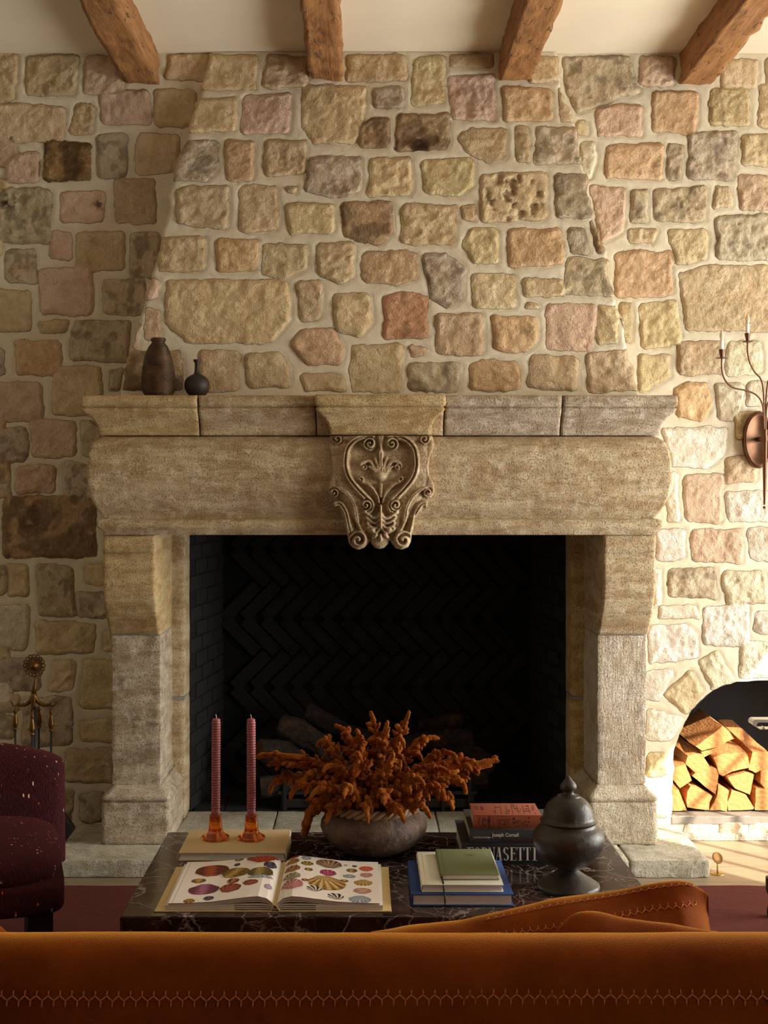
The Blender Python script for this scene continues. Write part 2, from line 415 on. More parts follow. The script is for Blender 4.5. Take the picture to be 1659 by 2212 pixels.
t = NT('split_wood'); c = t.coords((20, 2, 20)); c2 = t.coords()
n1 = t.noise(c, 5, 5, .6, .5); n2 = t.noise(c2, 70, 4)
col = t.mix(t.ramp(n1, .3, .7), lin((158, 96, 50)), lin((196, 134, 76)))
M['log_side'] = t.fin(col, .85, t.bump(t.math('ADD', n1, n2), .004))
t = NT('log_end'); c2 = t.coords(); oi = t.n('ShaderNodeObjectInfo')
vo = t.n('ShaderNodeVectorMath', operation='ADD'); t.l(c2, vo.inputs[0]); t.l(t.math('MULTIPLY', t.math('SUBTRACT', oi.outputs['Random'], .5), .12), vo.inputs[1])
w = t.n('ShaderNodeTexWave', wave_type='RINGS', rings_direction='Y'); t.l(vo.outputs[0], w.inputs[0]); w.inputs['Scale'].default_value = 14; w.inputs['Distortion'].default_value = 5; w.inputs['Detail'].default_value = 3
n2 = t.noise(c2, 110, 4, .7); n3 = t.noise(t.coords((8, 8, 30)), 4, 4, .6, .6)
col = t.mix(t.ramp(w.outputs['Fac'], -.4, 1.0), lin((182, 122, 66)), lin((204, 146, 84)))
col = t.mix(t.math('MULTIPLY', t.ramp(n2, .55, .7), .5), col, lin((160, 100, 54)))
col = t.mix(t.ramp(n3, .34, .29), col, lin((110, 66, 36)))
M['log_end'] = t.fin(col, .85, t.bump(t.math('ADD', n2, n3), .004))
t = NT('bark'); c = t.coords(); n1 = t.noise(c, 30, 6, .7, .6); n2 = t.noise(c, 9, 3)
col = t.mix(t.ramp(n1, .35, .65), lin((26, 19, 14)), lin((74, 54, 38)))
col = t.mix(t.math('MULTIPLY', t.ramp(n2, .6, .68), .7), col, lin((112, 72, 44)))
rg = t.noise(t.coords((1.0, 3.0, 3.0)), 26, 5, .7, 1.2)
col = t.mix(t.ramp(rg, .42, .5), t.mix(1., col, (.35, .32, .3), 'MULTIPLY'), col)
M['bark'] = t.fin(col, .95, t.bump(t.math('ADD', n1, t.math('MULTIPLY', rg, 2.)), .014))
M['log_cut'] = plain('charred_cut', lin((86, 58, 40)), .9, .3, 30, .003)

def cloth(name, c, var=.08, rough=.8): M[name] = plain('cloth_'+name, lin(c), rough, var, 300, .0006)
cloth('cream', (206, 182, 136)); cloth('blue', (28, 62, 124)); cloth('offwhite', (220, 218, 200)); cloth('green', (108, 116, 76))
cloth('charcoal', (52, 50, 50)); cloth('blackcover', (30, 28, 28)); cloth('orange', (146, 72, 42), .2); cloth('ink', (46, 26, 24))
cloth('redink', (96, 26, 30)); cloth('whiteink', (226, 222, 212)); cloth('greenink', (92, 96, 60)); cloth('buff', (214, 188, 132)); cloth('bluegrey', (96, 116, 130), .3)
t = NT('page_block'); c = t.coords((.2, .2, 60)); n = t.noise(c, 14, 2)
M['pages'] = t.fin(t.mix(t.ramp(n, .3, .7), lin((206, 198, 190)), lin((240, 235, 226))), .8, t.bump(n, .0008))
t = NT('printed_page'); M['print'] = t.fin(t.attr('paint'), .45, None)
M['page_white'] = plain('page_white', lin((228, 216, 200)), .6, .02)
# ------------------------------------------------------------------ rubble walls
PAL = dict(t=(204, 180, 144), p=(208, 180, 154), y=(209, 188, 148), g=(192, 176, 148), b=(174, 147, 114), o=(207, 174, 134), w=(219, 206, 180), d=(150, 118, 76), r=(186, 142, 110), q=(223, 214, 196))
ST_WALL = """t -20 117 35 218|t 52 118 170 208|p 183 118 272 208|t 357 116 450 178|p -20 224 138 308|t 153 222 204 292|p 217 195 328 272|t 336 190 425 275|p 8 327 86 396|d 95 305 200 390
g 206 285 279 385|t 295 286 390 376|g -20 405 112 525|p 128 407 228 482|t 247 383 335 487|p 110 497 160 562|y 165 497 272 585|g 282 500 345 602|g 5 535 82 615|p 85 577 204 678
g 222 602 318 678|y -20 625 70 720|y 85 690 145 718|g 153 690 280 780|o 30 735 132 815|g -20 750 14 810|y 113 790 222 897|g 235 795 265 850|p -20 825 97 915|g -20 925 60 1000
p 67 908 166 990|g 173 910 218 990|g -20 1003 22 1078|p 31 1003 122 1065|g 137 1000 208 1078|b 3 1072 208 1208|g -20 1218 14 1285|y 18 1218 65 1288|g 79 1220 165 1332|y 187 1222 230 1264
g 167 1275 238 1337|w -20 1302 62 1405|y 76 1343 207 1415|y 225 1360 250 1415|g -20 1416 90 1492|y 107 1425 165 1494|y 175 1425 250 1535|p -20 1502 45 1540|g -20 1545 30 1600|g 45 1505 160 1612
y 170 1552 250 1606|y 137 1617 245 1692|g 132 1712 158 1790|g 170 1710 226 1778|g 20 1640 110 1720|y -20 1650 8 1740|g 30 1735 118 1800
g 1213 120 1362 118 1388 195 1300 225 1245 242 1228 200|p 1385 118 1460 187|y 1555 128 1645 190|y 1655 120 1740 185|p 1285 238 1330 228 1388 226 1388 298 1290 296|o 1405 195 1510 290|y 1531 193 1621 272|y 1637 183 1720 275
y 1240 258 1268 290|w 1253 305 1285 305 1292 345 1272 392 1255 370|o 1305 308 1433 388|g 1443 312 1476 388|g 1485 285 1594 391|y 1604 290 1710 361|p 1273 402 1350 405 1352 500 1300 530|g 1362 405 1399 480|g 1408 402 1528 482|y 1540 403 1585 450
p 1597 376 1700 457|y 1355 493 1420 528|y 1437 495 1532 495 1530 565 1460 572|g 1542 463 1720 565|o 1328 540 1453 642|y 1468 590 1520 575 1760 575 1760 722 1480 718|y 1335 655 1368 740|y 1378 653 1470 750|y 1372 765 1445 768 1445 815 1380 850
t 1462 735 1560 810|w 1570 738 1650 812|o 1455 840 1480 823 1530 828 1538 880 1520 912 1462 900|w 1543 825 1608 825 1600 890 1580 912 1552 905|w 1612 825 1700 880|t 1590 890 1650 955|q 1430 925 1572 920 1568 980 1530 1012 1450 1005|t 1564 983 1640 1043|q 1435 1015 1467 1125
p 1477 1025 1566 1130|q 1567 1057 1700 1130|q 1415 1140 1484 1212|p 1492 1142 1605 1215|w 1615 1142 1720 1215|q 1412 1228 1432 1310|g 1445 1229 1552 1292|w 1563 1230 1659 1308|q 1420 1306 1505 1306 1511 1338 1422 1338|q 1521 1304 1621 1396|q 1633 1320 1710 1372
q 1396 1350 1480 1350 1510 1370 1505 1425 1400 1436|w 1595 1388 1720 1468|w 1513 1430 1550 1407 1592 1470 1540 1486|q 1396 1447 1460 1447 1425 1515 1396 1515|y 1437 1500 1490 1450 1523 1490 1480 1543|q 1396 1532 1475 1545 1460 1600 1396 1600|y 1398 1625 1448 1680|w 1396 1705 1445 1765
q 1478 1768 1540 1808|p 1553 1768 1602 1808|w 1615 1768 1710 1808|y 1420 765 1450 800|g 1660 500 1760 565|g 1668 700 1760 800|t 1720 820 1800 930|g 1720 950 1830 1040|y 1715 1150 1820 1230|w 1720 1250 1800 1330|w 1730 1345 1830 1440|q 1870 1480 1960 1560
p 1760 130 1860 210|g 1760 230 1850 330|t 1740 350 1860 450|o 1780 470 1880 560|y 1780 590 1900 690|g 1800 710 1900 800|p 1820 820 1900 900"""
ST_BREAST = """y 430 118 556 195|t 570 118 670 190|t 745 118 880 178|y 888 118 965 228|t 970 115 1070 145|t 1135 118 1212 176|y 425 210 513 208 510 288 400 288|p 521 203 625 287|y 650 183 793 185 785 260 765 312 680 308 650 270|g 805 184 878 236|p 972 160 1068 260
o 1080 188 1192 265|y 1207 190 1235 262|g 375 302 472 302 470 370 450 390 360 388|o 485 303 548 391|t 568 303 665 303 655 375 575 385|b 770 323 778 268 800 255 845 255 845 320|b 855 243 976 326|t 987 290 1010 275 1096 280 1096 345 1060 353 1010 330|t 1112 275 1144 353|g 1155 275 1262 357
g 668 337 782 335 782 415 720 427 657 410|y 795 340 897 427|y 910 345 1023 340 1023 400 990 425 915 418|t 1035 380 1183 367 1183 478 1035 480|g 1200 377 1290 475|t 378 410 410 400 497 405 497 500 385 485|y 520 400 605 503|t 618 403 645 419|y 615 440 720 435 721 510 625 500|b 735 437 848 435 848 500 820 530 740 510|t 865 440 990 527
t 997 440 1025 477|t 340 508 450 590|o 463 517 557 590|y 565 525 668 525 665 580 610 608 565 595|t 683 522 768 522 768 600 740 618 683 590|o 780 540 903 540 903 600 860 617 780 605|g 913 545 960 545 1007 575 1000 650 970 668 930 640|y 1000 525 1015 493 1080 495 1080 573 1030 570|o 1097 493 1215 493 1222 575 1100 580
g 1227 490 1274 552|b 1278 475 1290 475 1312 540 1300 548|g 1222 555 1325 560 1342 647 1218 640|y 1023 590 1115 667|y 1128 597 1222 640|p 322 602 348 602 344 648 310 648|y 358 603 628 605 628 690 590 742 400 742 360 700|y 643 601 698 695|t 717 632 803 630 803 700 780 727 725 718|r 825 640 870 630 928 640 928 735 830 737
t 940 680 1045 768|t 882 745 923 770|o 1060 680 1163 680 1163 735 1140 765 1062 755|t 1133 653 1165 668|p 1181 657 1287 755|y 1293 660 1338 743|p 310 665 350 665 345 735 318 735|o 625 740 645 712 720 710 740 745 738 790 660 790|b 268 775 285 757 397 760 397 848 262 848
t 430 755 517 758 517 842 425 842|t 528 760 600 760 633 800 620 840 532 838|y 650 808 748 843|y 757 745 867 848|g 880 785 997 780 997 846 880 846|o 1014 790 1040 778 1120 782 1130 815 1128 846 1014 846|t 1145 763 1255 845|t 1268 760 1385 846|p 292 700 304 700 296 750 282 750|y 1340 665 1352 665 1372 745 1355 745"""
def parse(txt, fn):
    out = []
    for s in txt.replace('\n', '|').split('|'):
        if not s.strip(): continue
        k, *q = s.split(); q = list(map(float, q))
        if len(q) == 4: q = [q[0], q[1], q[2], q[1], q[2], q[3], q[0], q[3]]
        out.append((k, [fn(q[i], q[i+1]) for i in range(0, len(q), 2)]))
    return out
def sdpoly(px, py, poly):
    d = np.full(px.shape, 1e9); s = np.ones(px.shape); n = len(poly)
    for i in range(n):
        ax, ay = poly[i]; bx, by = poly[(i+1) % n]
        ex, ey = bx-ax, by-ay; wx, wy = px-ax, py-ay
        tt = np.clip((wx*ex+wy*ey)/(ex*ex+ey*ey+1e-12), 0, 1)
        dx, dy = wx-ex*tt, wy-ey*tt; d = np.minimum(d, dx*dx+dy*dy)
        c1 = py >= ay; c2 = py < by; c3 = ex*wy > ey*wx
        flip = (c1 & c2 & c3) | (~c1 & ~c2 & ~c3); s = np.where(flip, -s, s)
    return s*np.sqrt(d)
def stone_field(X, Z, stones, seed=3):
    """signed distance to nearest stone, its colour, relief"""
    rr = random.Random(seed)
    sdf = np.full(X.shape, .05); col = np.zeros(X.shape+(3,)); col[:] = lin(PAL['t']); relief = np.zeros(X.shape); stain_and_pits = np.zeros(X.shape)
    wx = X+.006*vn(X*14, Z*14, 3)+.0035*vn(X*45, Z*45, 4)+.0015*vn(X*110, Z*110, 4); wz = Z+.006*vn(X*14, Z*14, 8)+.0035*vn(X*45, Z*45, 9)+.0015*vn(X*110, Z*110, 6)
    for n, (k, poly) in enumerate(stones):
        poly = np.array(poly); c = poly.mean(0); ext = poly.max(0)-poly.min(0)
        r = min(.024, ext.min()*.26)*rr.uniform(.7, 1.15)
        sh = 1-2*r/np.maximum(ext, .01); pj = c+(poly-c)*np.clip(sh, .15, 1)
        if len(poly) == 4: pj = pj+np.array([[rr.uniform(-.008, .008), rr.uniform(-.007, .007)] for _ in poly])
        m = (X > poly[:, 0].min()-.05) & (X < poly[:, 0].max()+.05) & (Z > poly[:, 1].min()-.05) & (Z < poly[:, 1].max()+.05)
        if not m.any(): continue
        x, z = wx[m], wz[m]
        s = sdpoly(x, z, pj)-r
        base = np.array(lin(PAL[k])); base = base*rr.uniform(.88, 1.1)*np.array([1, rr.uniform(.97, 1.03), rr.uniform(.93, 1.07)])
        best = s < sdf[m]
        cm = col[m]; cm[best] = base; col[m] = cm
        ins = np.clip(-s/.014, 0, 1); ins = ins*ins*(3-2*ins)
        amp = rr.uniform(.002, .009); tiltx = rr.uniform(-.03, .03); tiltz = rr.uniform(-.04, .03)
        rough = rr.uniform(.003, .0065)
        rel = ins*(amp+(x-c[0])*tiltx+(z-c[1])*tiltz+rough*2*fbm(x*26+n, z*26, n)+rough*.8*fbm(x*80, z*80, n)) - .004*np.exp(-(s/.006)**2)
        rm = relief[m]; rm[best] = rel[best]; relief[m] = rm
        sm = sdf[m]; sm[best] = s[best]; sdf[m] = sm
        st = stain_and_pits[m]
        if k in 'bdr':
            q = np.clip((fbm(x*14+n, z*14, n)+.05)*2.6, 0, .5 if k == 'b' else .7 if k == 'd' else .3)*(s < 0); st[best] = q[best]; stain_and_pits[m] = st
        elif k == 'g':
            q = np.clip((fbm(x*30+n, z*30, n)-.12)*2.5, 0, .4)*(s < 0); st[best] = q[best]; stain_and_pits[m] = st
    return sdf, col, relief, stain_and_pits
def filler(x0, x1, z0, z1, seed, kinds='tpygow'):
    rr = random.Random(seed); out = []; z = z0
    while z < z1:
        h = rr.uniform(.11, .17); x = x0
        while x < x1:
            w = rr.uniform(.11, .21); out.append((rr.choice(kinds), [(x, z+h), (x+w, z+h), (x+w, z), (x, z)])); x += w+rr.uniform(.03, .05)
        z += h+rr.uniform(.03, .045)
    return out
ZC = 3.275                                   # ceiling height
kw = DW/F
wall_px = lambda u, v: ((u-VX)*kw, EYE-(v-VY)*kw)
stones = parse(ST_WALL, wall_px)+filler(-2.7, -1.56, 0.02, 3.25, 5)+filler(2.02, 3.2, 1.0, 3.25, 6)+filler(2.3, 3.2, .02, .95, 9)
# holes: fireplace opening and the arched log niche
fire_hole = (CX-.93, CX+.93, -.1, 1.36)
ARCH = [wall_px(*q) for q in [(1452, 1765), (1451, 1700), (1454, 1657), (1456, 1621), (1466, 1589), (1477, 1560), (1495, 1534), (1521, 1509), (1542, 1489), (1568, 1480), (1593, 1472), (1640, 1470), (1700, 1469), (1760, 1470), (1805, 1480), (1850, 1502), (1885, 1535), (1915, 1580), (1928, 1625), (1934, 1690), (1935, 1765)]]
def grid_lines(a, b, c, d, fine, coarse):
    return np.concatenate([np.arange(a, b, coarse), np.arange(b, c, fine), np.arange(c, d+coarse*.5, coarse)])
gx = grid_lines(-2.6, -1.56, 1.75, 3.2, .0058, .016); gz = np.arange(0, ZC+.003, .0058)
GX, GZ = np.meshgrid(gx, gz, indexing='ij')
sdf, colr, rel, stain_and_pits = stone_field(GX, GZ, stones)
# black speckles and iron stains where the photo has them
def blot(X, Z, c, r, stain_and_pits, thr=.0, amt=.9, fr=60):
    d = np.hypot(X-c[0], Z-c[1])/r; q = np.clip((fbm(X*fr, Z*fr, 2)-thr)*8, 0, 1)*np.clip(1.3-d, 0, 1)*amt; return np.maximum(stain_and_pits, q)
stain_and_pits = blot(GX, GZ, wall_px(20, 438), .05, stain_and_pits, .02, 1.)
stain_and_pits = blot(GX, GZ, wall_px(214, 442), .028, stain_and_pits, -.1, .8, 40)
stain_and_pits = blot(GX, GZ, wall_px(60, 1120), .12, stain_and_pits, -.02, .7, 22)
asd = sdpoly(GX+.006*vn(GX*30, GZ*30, 1), GZ+.006*vn(GX*30, GZ*30, 5), ARCH)
rel = rel+.0025*fbm(GX*12, GZ*12, 7)+.001*fbm(GX*60, GZ*60, 3)
rel = np.where(asd < .03, rel*np.clip(asd/.03, 0, 1), rel)
V = np.stack([GX, -rel, GZ], -1)
# snap vertices just inside the arch onto its edge
g0, g1 = np.gradient(asd, gx, gz); gl = np.hypot(g0, g1)+1e-6
near = (asd < 0) & (asd > -.0075)
V[..., 0] = np.where(near, V[..., 0]-asd*g0/gl**2, V[..., 0]); V[..., 2] = np.where(near, V[..., 2]-asd*g1/gl**2, V[..., 2])
keep = (asd > -.0075) & ~((GX > fire_hole[0]) & (GX < fire_hole[1]) & (GZ < fire_hole[3]))
idx = np.arange(GX.size).reshape(GX.shape)
q = np.stack([idx[:-1, :-1], idx[1:, :-1], idx[1:, 1:], idx[:-1, 1:]], -1)
kq = keep[:-1, :-1] & keep[1:, :-1] & keep[1:, 1:] & keep[:-1, 1:]
wall = mesh_np('wall_stone', V.reshape(-1, 3), q[kq], M['rubble'], attrs={'sdf': ('FLOAT', sdf), 'col': ('FLOAT_COLOR', colr.reshape(-1, 3)), 'stain_and_pits': ('FLOAT', stain_and_pits)})
struct(wall)

# chimney breast, leaning back until it meets the wall at the ceiling
bz0, bz1 = 1.80, ZC
bd = lambda z: 4.654+.1911*z
def breast_px(u, v):
    k = (v-VY)/F; d = (4.654+.1911*EYE)/(1+.1911*k); return ((u-VX)/F*d, EYE-k*d)
stb = parse(ST_BREAST, breast_px)
zz = np.arange(bz0, bz1+.003, .0058); uu = np.linspace(0, 1, 230)
xl0, xl1 = breast_px(255, 850)[0], breast_px(450, 115)[0]; xr0, xr1 = breast_px(1385, 850)[0], breast_px(1200, 118)[0]
T = np.clip((zz-1.81)/(ZC-1.81), -.05, 1)
XL = xl0+(xl1-xl0)*T+.012*vn(zz*14, zz*0+1, 2)+.007*vn(zz*40, zz*0+4, 2); XR = xr0+(xr1-xr0)*T+.012*vn(zz*15, zz*0+11, 2)+.008*vn(zz*38, zz*0+7, 2)
U, ZZ = np.meshgrid(uu, zz, indexing='ij')
XX = XL[None]+(XR-XL)[None]*U
sdf, colr, rel, stain_and_pits = stone_field(XX, ZZ, stb, 11)
stain_and_pits = blot(XX, ZZ, breast_px(905, 315), .07, stain_and_pits, -.05, 1., 26); stain_and_pits = blot(XX, ZZ, breast_px(868, 300), .035, stain_and_pits, -.1, .9, 26)
stain_and_pits = blot(XX, ZZ, breast_px(1138, 712), .03, stain_and_pits, -.05, .55, 40)
# pitted stone: holes sunk in and tinted darker
pc = breast_px(1110, 425); pm = np.clip(1.25-np.hypot((XX-pc[0])/.12, (ZZ-pc[1])/.10), 0, 1)
hole = np.clip((fbm(XX*38, ZZ*38, 4)-.08)*5, 0, 1)*np.clip(pm*2, 0, 1)*(sdf < -.005)
rel = rel-.017*hole; stain_and_pits = np.maximum(stain_and_pits, hole*.3)
rel = rel+.003*fbm(XX*11, ZZ*11, 7)+.001*fbm(XX*60, ZZ*60, 3)
ny = math.sqrt(1/(1+.1911**2))
YF = bd(ZZ)-DW-rel*ny; ZF = ZZ-rel*.19*ny
edge = np.minimum(U, 1-U)*(XR-XL)[None]; YF = YF+.012*np.clip(1-edge/.012, 0, 1)**2
XS = XX
def side(i, n=14):
    f = np.linspace(1, 0, n+1)[:-1][:, None]; y0 = YF[i][None]; x0 = XS[i][None]
    y = .012+(y0-.012)*f; x = x0+0*f+(.01*vn(y*30, ZZ[i][None]*20, 4))*(1-f)*(1 if i else -1)
    return x, y
lx, ly = side(0); rx, ry = side(-1)
lx, ly = lx[::-1], ly[::-1]
XA = np.concatenate([lx, XS, rx]); YA = np.concatenate([ly, YF, ry]); n = 14
ZA = np.concatenate([np.repeat(ZF[:1], n, 0), ZF, np.repeat(ZF[-1:], n, 0)])
rep = lambda a: np.concatenate([np.repeat(a[:1], n, 0), a, np.repeat(a[-1:], n, 0)])
idx = np.arange(XA.size).reshape(XA.shape)
q = np.stack([idx[:-1, :-1], idx[1:, :-1], idx[1:, 1:], idx[:-1, 1:]], -1).reshape(-1, 4)
br = mesh_np('wall_chimney_breast', np.stack([XA, YA, ZA], -1).reshape(-1, 3), q, M['rubble'],
             attrs={'sdf': ('FLOAT', rep(sdf)), 'col': ('FLOAT_COLOR', rep(colr).reshape(-1, 3)), 'stain_and_pits': ('FLOAT', rep(stain_and_pits))})
struct(br)

# ------------------------------------------------------------------ room shell
XW0, XW1, YB = -2.6, 3.2, -8.6
b = MB().box(XW0-.1, XW1+.1, YB-.1, .9, -.06, 0); struct(b.build('floor', M['floor'], smooth=False))
b = MB().box(XW0-.1, XW1+.1, YB-.1, .9, ZC, ZC+.1); struct(b.build('ceiling', M['plaster'], smooth=False))
b = MB().box(XW0-.1, XW0, YB-.1, .9, 0, ZC); struct(b.build('wall_left', M['plaster_wall'], smooth=False))
b = MB().box(XW0-.1, XW1+.1, YB-.1, YB, 0, ZC); struct(b.build('wall_behind_camera', M['low_bounce'], smooth=False))
b = MB().box(XW0-.1, XW1+.1, 1.0, 1.1, -.06, ZC); struct(b.build('wall_outer', M['plaster_wall'], smooth=False))
# right wall with steel glazed openings; the second is added for fill light
OP = [(-2.60, -.30, 0.0, 2.36), (-6.2, -3.9, .95, 2.35)]
b = MB(); ys = [YB-.1, -6.2, -3.9, -2.60, -.30, 1.0]
for i in range(5):
    if i == 1: b.box(XW1, XW1+.06, ys[i], ys[i+1], 0, .95); b.box(XW1, XW1+.06, ys[i], ys[i+1], 2.35, ZC)
    elif i == 3: b.box(XW1, XW1+.06, ys[i], ys[i+1], 2.36, ZC)
    else: b.box(XW1, XW1+.06, ys[i], ys[i+1], 0, ZC)
struct(b.build('wall_right', M['plaster_wall'], smooth=False))
for n, (y0, y1, z0, z1) in enumerate(OP):
    w = empty('window_%d' % (n+1), (XW1, (y0+y1)/2, z0)); struct(w)
    f = MB(); X0, X1 = XW1+.02, XW1+.04
    for y in (y0+.015, y1-.015): f.box(X0, X1, y-.015, y+.015, z0, z1)
    for z in (z0+.015, z1-.015): f.box(X0, X1, y0, y1, z-.015, z+.015)
    f.build('window_frame', M['black'], w, smooth=False)
    g = MB(); k = int(round((y1-y0)/.235)) if n == 0 else 5
    for j in range(1, k): y = y0+(y1-y0)*j/k; g.box(X0, X1, y-.011, y+.011, z0, z1)
    kz = 6 if n == 0 else 3
    for j in range(1, kz): z = z0+(z1-z0)*j/kz; g.box(X0, X1, y0, y1, z-.010, z+.010)
    g.build('glazing_bars', M['black'], w, smooth=False)
    if n:
        cv = []; yy_ = np.linspace(y0-.1, y1+.1, 160)
        for y in yy_: cv += [(XW1-.05+.025*math.sin(y*48), y, z0-.1), (XW1-.05+.025*math.sin(y*48), y, z1+.1)]
        cu = MB().add(cv, [(2*i, 2*i+2, 2*i+3, 2*i+1) for i in range(159)]).build('sun_blocking_sheet', M['page_white'], None)
        tag(cu, 'unseen pale sheet added to keep sun out of the second opening', 'sun_blocking_sheet')  # added sheet, out of view, stops direct sun at the second opening

# ceiling beams
BM = [(-.989, -.854, 'leftmost of the four rough oak ceiling beams, end set in stone left of the chimney breast'), (-.218, -.089, 'second rough oak ceiling beam from the left, seen almost end on above the middle'),
      (.563, .690, 'third rough oak ceiling beam from the left, meeting the right part of the chimney breast'), (1.318, 1.445, 'rightmost rough oak ceiling beam, running to the top right corner')]
for n, (x0, x1, lab) in enumerate(BM):
    z0 = 3.148; L0, L1 = -6.8, .03
    ys_ = np.arange(L0, L1+.001, .022); xs_ = np.linspace(x0, x1, 9); zs_ = np.linspace(z0, ZC+.01, 8)
    ring = [(x0, z) for z in zs_[::-1]]+[(x, z0) for x in xs_[1:]]+[(x1, z) for z in zs_[1:]]
    ring = np.array(ring); YY, K = np.meshgrid(ys_, np.arange(len(ring)), indexing='ij')
    px_ = ring[K, 0]; pz_ = ring[K, 1]
    cx_ = (x0+x1)/2; nx = np.clip((px_-cx_)/((x1-x0)/2), -1, 1)**5; nz = np.where(pz_ < z0+.02, -1., 0.)
    chisel = np.abs(vn(px_*12+n*5, YY*6+pz_*9, pz_*12))*1.1+.5*vn(px_*40, YY*22, pz_*30+n)
    dsp = -.010*chisel+.004
    if n == 1: dsp = dsp*1.35
    V = np.stack([px_+nx*dsp, YY, pz_+nz*dsp], -1).reshape(-1, 3)
    idx = np.arange(YY.size).reshape(YY.shape); q = np.stack([idx[:-1, :-1], idx[:-1, 1:], idx[1:, 1:], idx[1:, :-1]], -1).reshape(-1, 4)
    o = mesh_np('ceiling_beam', V, q, M['oak'])
    tag(o, lab, 'beam', 'oak ceiling beams')

# arched log niche: lining, ledge
b = MB(); n = len(ARCH); dep = .40
for s_, (ya) in ((0, 0),): pass
Vn = [(x, .0, z) for x, z in ARCH]+[(x, .07, z) for x, z in ARCH]
b.add(Vn, [(i, i+1, n+i+1, n+i) for i in range(n-1)])
struct(b.build('trim_1', M['plaster'], smooth=True))
b = MB(); ins = [(x*.985+1.74*.015, z*.99+.6*.01) for x, z in ARCH]
Vn = [(x, .07, z) for x, z in ARCH]+[(x, dep, z) for x, z in ARCH]
b.add(Vn, [(i, i+1, n+i+1, n+i) for i in range(n-1)]+[tuple(range(n, 2*n))])
struct(b.build('wall_niche', M['niche'], smooth=False))
zl = ARCH[0][1]
b = MB().box(ARCH[0][0]-.004, ARCH[-1][0]+.004, -.004, dep, zl-.03, zl+.003, .003)
struct(b.build('trim_2', M['slate'], smooth=False))
V_, F_ = rough_block(1.313, 3.15, -.018, .02, 0, .030, .006, .012, .002, 30, 3)
struct(mesh_np('baseboard_right', V_, F_, M['lime_tool']))
# ------------------------------------------------------------------ carved stone fireplace
fp = empty('stone_fireplace', (CX, -.25, .068), 'large carved limestone fireplace surround with a scrolled centre crest against the rubble wall', 'fireplace')
def part(name, V, Fc, mat, smooth=True, parent=fp):
    o = mesh_np(name, V, Fc, mat, parent, smooth); o.location = -Vector(parent.location); return o
def sweep(prof, xl, xr, p0, yb, mitre=(1, 1), step=.010, amp=.0016, seed=0, zfine=True, chip=0.):
    """stone moulding: prof = [(offset, z)] bottom to top; front at y=-(p0+offset), ends returned by the same offset"""
    pr = [np.array(p, float) for p in prof]; fine = []
    for a, b_ in zip(pr[:-1], pr[1:]):
        m = max(1, int(np.linalg.norm(b_-a)/step))
        for k in range(m): fine.append(a+(b_-a)*k/m)
    fine.append(pr[-1]); fine = np.array(fine)
    ns = max(2, int(.06/step*3)); nf = max(4, int((xr-xl)/step))
    rows = []
    for off, z in fine:
        a = xl-off*mitre[0]; c = xr+off*mitre[1]; y = -(p0+off)
        left = np.stack([np.full(ns, a), np.linspace(yb, y, ns+1)[:-1], np.full(ns, z)], 1)
        front = np.stack([np.linspace(a, c, nf+1), np.full(nf+1, y), np.full(nf+1, z)], 1)
        right = np.stack([np.full(ns, c), np.linspace(y, yb, ns+1)[1:], np.full(ns, z)], 1)
        rows.append(np.concatenate([left, front, right]))
    V = np.array(rows); nr, nc, _ = V.shape
    # outward direction
    nrm = np.zeros_like(V); nrm[:, :ns, 0] = -1; nrm[:, ns:ns+nf+1, 1] = -1; nrm[:, ns+nf+1:, 0] = 1
    nrm[:, ns, 0] = -.7; nrm[:, ns, 1] = -.7; nrm[:, ns+nf, 0] = .7; nrm[:, ns+nf, 1] = -.7
    # soften the arrises a little
    for j, sx in ((ns, 1), (ns+nf, -1)): V[:, j, 0] += .002*sx; V[:, j, 1] += .002
    k = fbm(V[..., 0]*28+seed, V[..., 1]*28, V[..., 2]*28)*2*amp+amp*vn(V[..., 0]*6, V[..., 1]*6, V[..., 2]*6+seed)
    if chip: k = k-chip*np.clip(fbm(V[..., 0]*11+seed, V[..., 1]*11, V[..., 2]*13)-.1, 0, 1)
    V = V+nrm*k[..., None]
    idx = np.arange(nr*nc).reshape(nr, nc); q = np.stack([idx[:-1, :-1], idx[:-1, 1:], idx[1:, 1:], idx[1:, :-1]], -1).reshape(-1, 4)
    Vf = V.reshape(-1, 3); fc = [tuple(f) for f in q]
    # caps (top and bottom) as strips between the front and the back line
    for r_, fl in ((0, 0), (nr-1, 1)):
        b0 = len(Vf); fr = V[r_, ns:ns+nf+1]; bk = fr.copy(); bk[:, 1] = yb; Vf = np.concatenate([Vf, bk])
        for i in range(nf):
            f = (idx[r_, ns+i], b0+i, b0+i+1, idx[r_, ns+i+1]); fc.append(tuple(int(v) for v in (f[::-1] if fl else f)))
    return Vf, np.array(fc)
hw = 1.065
FR = [(.004, 1.283), (.004, 1.297), (.016, 1.306), (.024, 1.316), (.023, 1.338), (.012, 1.344), (.0, 1.347), (.012, 1.365), (.028, 1.39), (.043, 1.43), (.051, 1.47), (.054, 1.52), (.052, 1.57), (.045, 1.61), (.033, 1.64), (.014, 1.657), (.0, 1.664)]
V, Fq = sweep(FR, CX-hw, CX+hw, .385, .05, amp=.0018, seed=2); part('lintel', V, Fq, M['lime'])
CO = [(.0, 1.667), (.002, 1.688), (.008, 1.708), (.02, 1.728), (.036, 1.744), (.048, 1.753), (.053, 1.762), (.050, 1.769), (.045, 1.7705), (.045, 1.774), (.055, 1.7765), (.057, 1.79), (.056, 1.812), (.050, 1.817)]
chw = 1.081
jx = [CX-chw]+[P(q_, 900, 4.845).x for q_ in (427.5, 682, 960, 1215)]+[CX+chw]
cm = ['lime_warm', 'lime', 'lime_warm', 'lime_grey', 'lime_grey']
